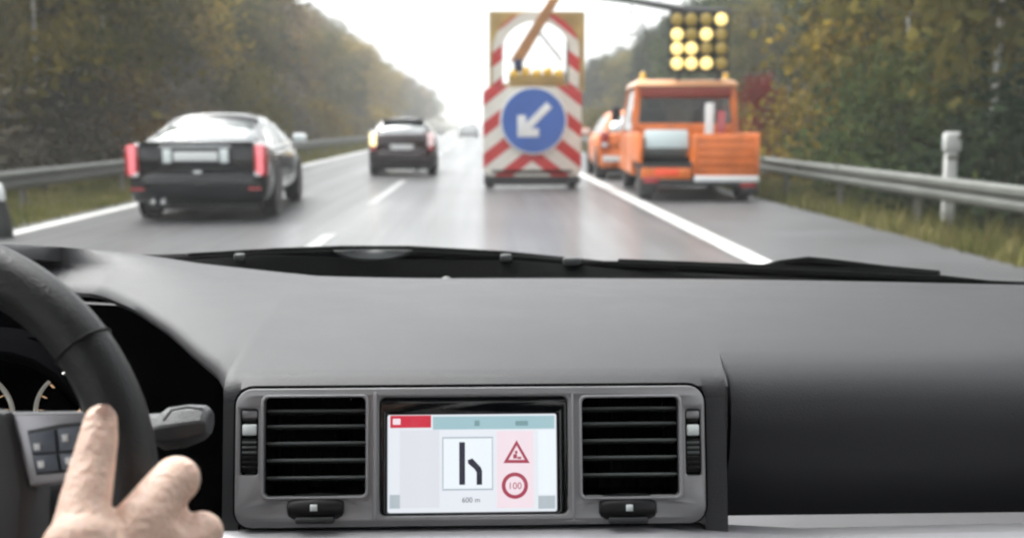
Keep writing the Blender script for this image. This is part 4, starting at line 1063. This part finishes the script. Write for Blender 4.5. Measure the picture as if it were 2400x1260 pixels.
pinky = [(hp(395, 1600, .530), .0160), (hp(450, 1550, .555), .0120), (hp(490, 1515, .575), .0105), (hp(488, 1520, .602), .0098), (hp(450, 1530, .625), .009)]
for ch in (thumb, index, middle, ring_f, pinky): chain(ch)
chain([(wrist, .030), (thumb[0][0], .026), (thumb[1][0], .021)])
for f_ in (index, middle, ring_f, pinky): chain([(wrist+Vector((.012, 0, 0)), .026), ((wrist+f_[0][0])/2, .024), (f_[0][0], .0185)])
chain([(thumb[1][0], .017), (index[0][0], .0175)]); chain([(thumb[2][0]+Vector((.006, 0, -.012)), .0125), (index[1][0]+Vector((-.010, -.004, -.012)), .0125)])
chain([(index[2][0]+Vector((.002, .010, -.010)), .0095), (middle[1][0]+Vector((0, .008, 0)), .0115)]); chain([(index[1][0], .0155), (middle[1][0], .0140)])
for a, b in ((index, middle), (middle, ring_f), (ring_f, pinky)): chain([(a[0][0], .018), (b[0][0], .017)])
elbow = hp(150, 2500, .36)
chain([(wrist, .031), ((wrist+elbow)/2, .038), (elbow, .042)])
o = hand.build('body', M['skin'], person)
md = o.modifiers.new('remesh', 'REMESH'); md.mode = 'VOXEL'; md.voxel_size = .0017; md.use_smooth_shade = True
md = o.modifiers.new('smooth', 'CORRECTIVE_SMOOTH'); md.iterations = 0
o.modifiers.remove(md)
md = o.modifiers.new('relax', 'SMOOTH'); md.factor = .5; md.iterations = 7
a, b = thumb[-2][0], thumb[-1][0]; up_ = (b-a).normalized(); fr_ = (CV-po-b).normalized(); fr_ = (fr_-up_*fr_.dot(up_)).normalized(); fr_ = (fr_+up_.cross(fr_)*.25).normalized(); sd_ = up_.cross(fr_)
nl = MB(); nl.loft([[b+up_*(.0005+.0062*math.sin(w)*k_)+sd_*(.0058*math.cos(w)*k_)+fr_*(.0090-.0022*(math.cos(w)*k_)**2+h_) for w in [2*math.pi*i/20 for i in range(20)]] for k_, h_ in ((1, -.0016), (.96, .0), (.6, .0003), (.05, .0004))])
nl.build('nail', M['nail'], person)
MB().tube([(wrist+elbow)/2+(elbow-wrist).normalized()*.02, elbow+(elbow-wrist).normalized()*.10], [.050, .058], 18).build('sleeve', M['sleeve'], person)

# ------------------------------------------------------------------ damp air over the road
hz = MB(); hz.box((0, 420, 19), (1900, 1700, 42))
hm = bpy.data.materials.new('haze'); hm.use_nodes = True
N = hm.node_tree.nodes; N.remove(N['Principled BSDF'])
pv = N.new('ShaderNodeVolumePrincipled'); pv.inputs['Color'].default_value = (.93, .94, .95, 1); pv.inputs['Density'].default_value = .0016
hm.node_tree.links.new(pv.outputs[0], N['Material Output'].inputs['Volume'])
hz.build('haze', hm, smooth=False, kind='stuff')
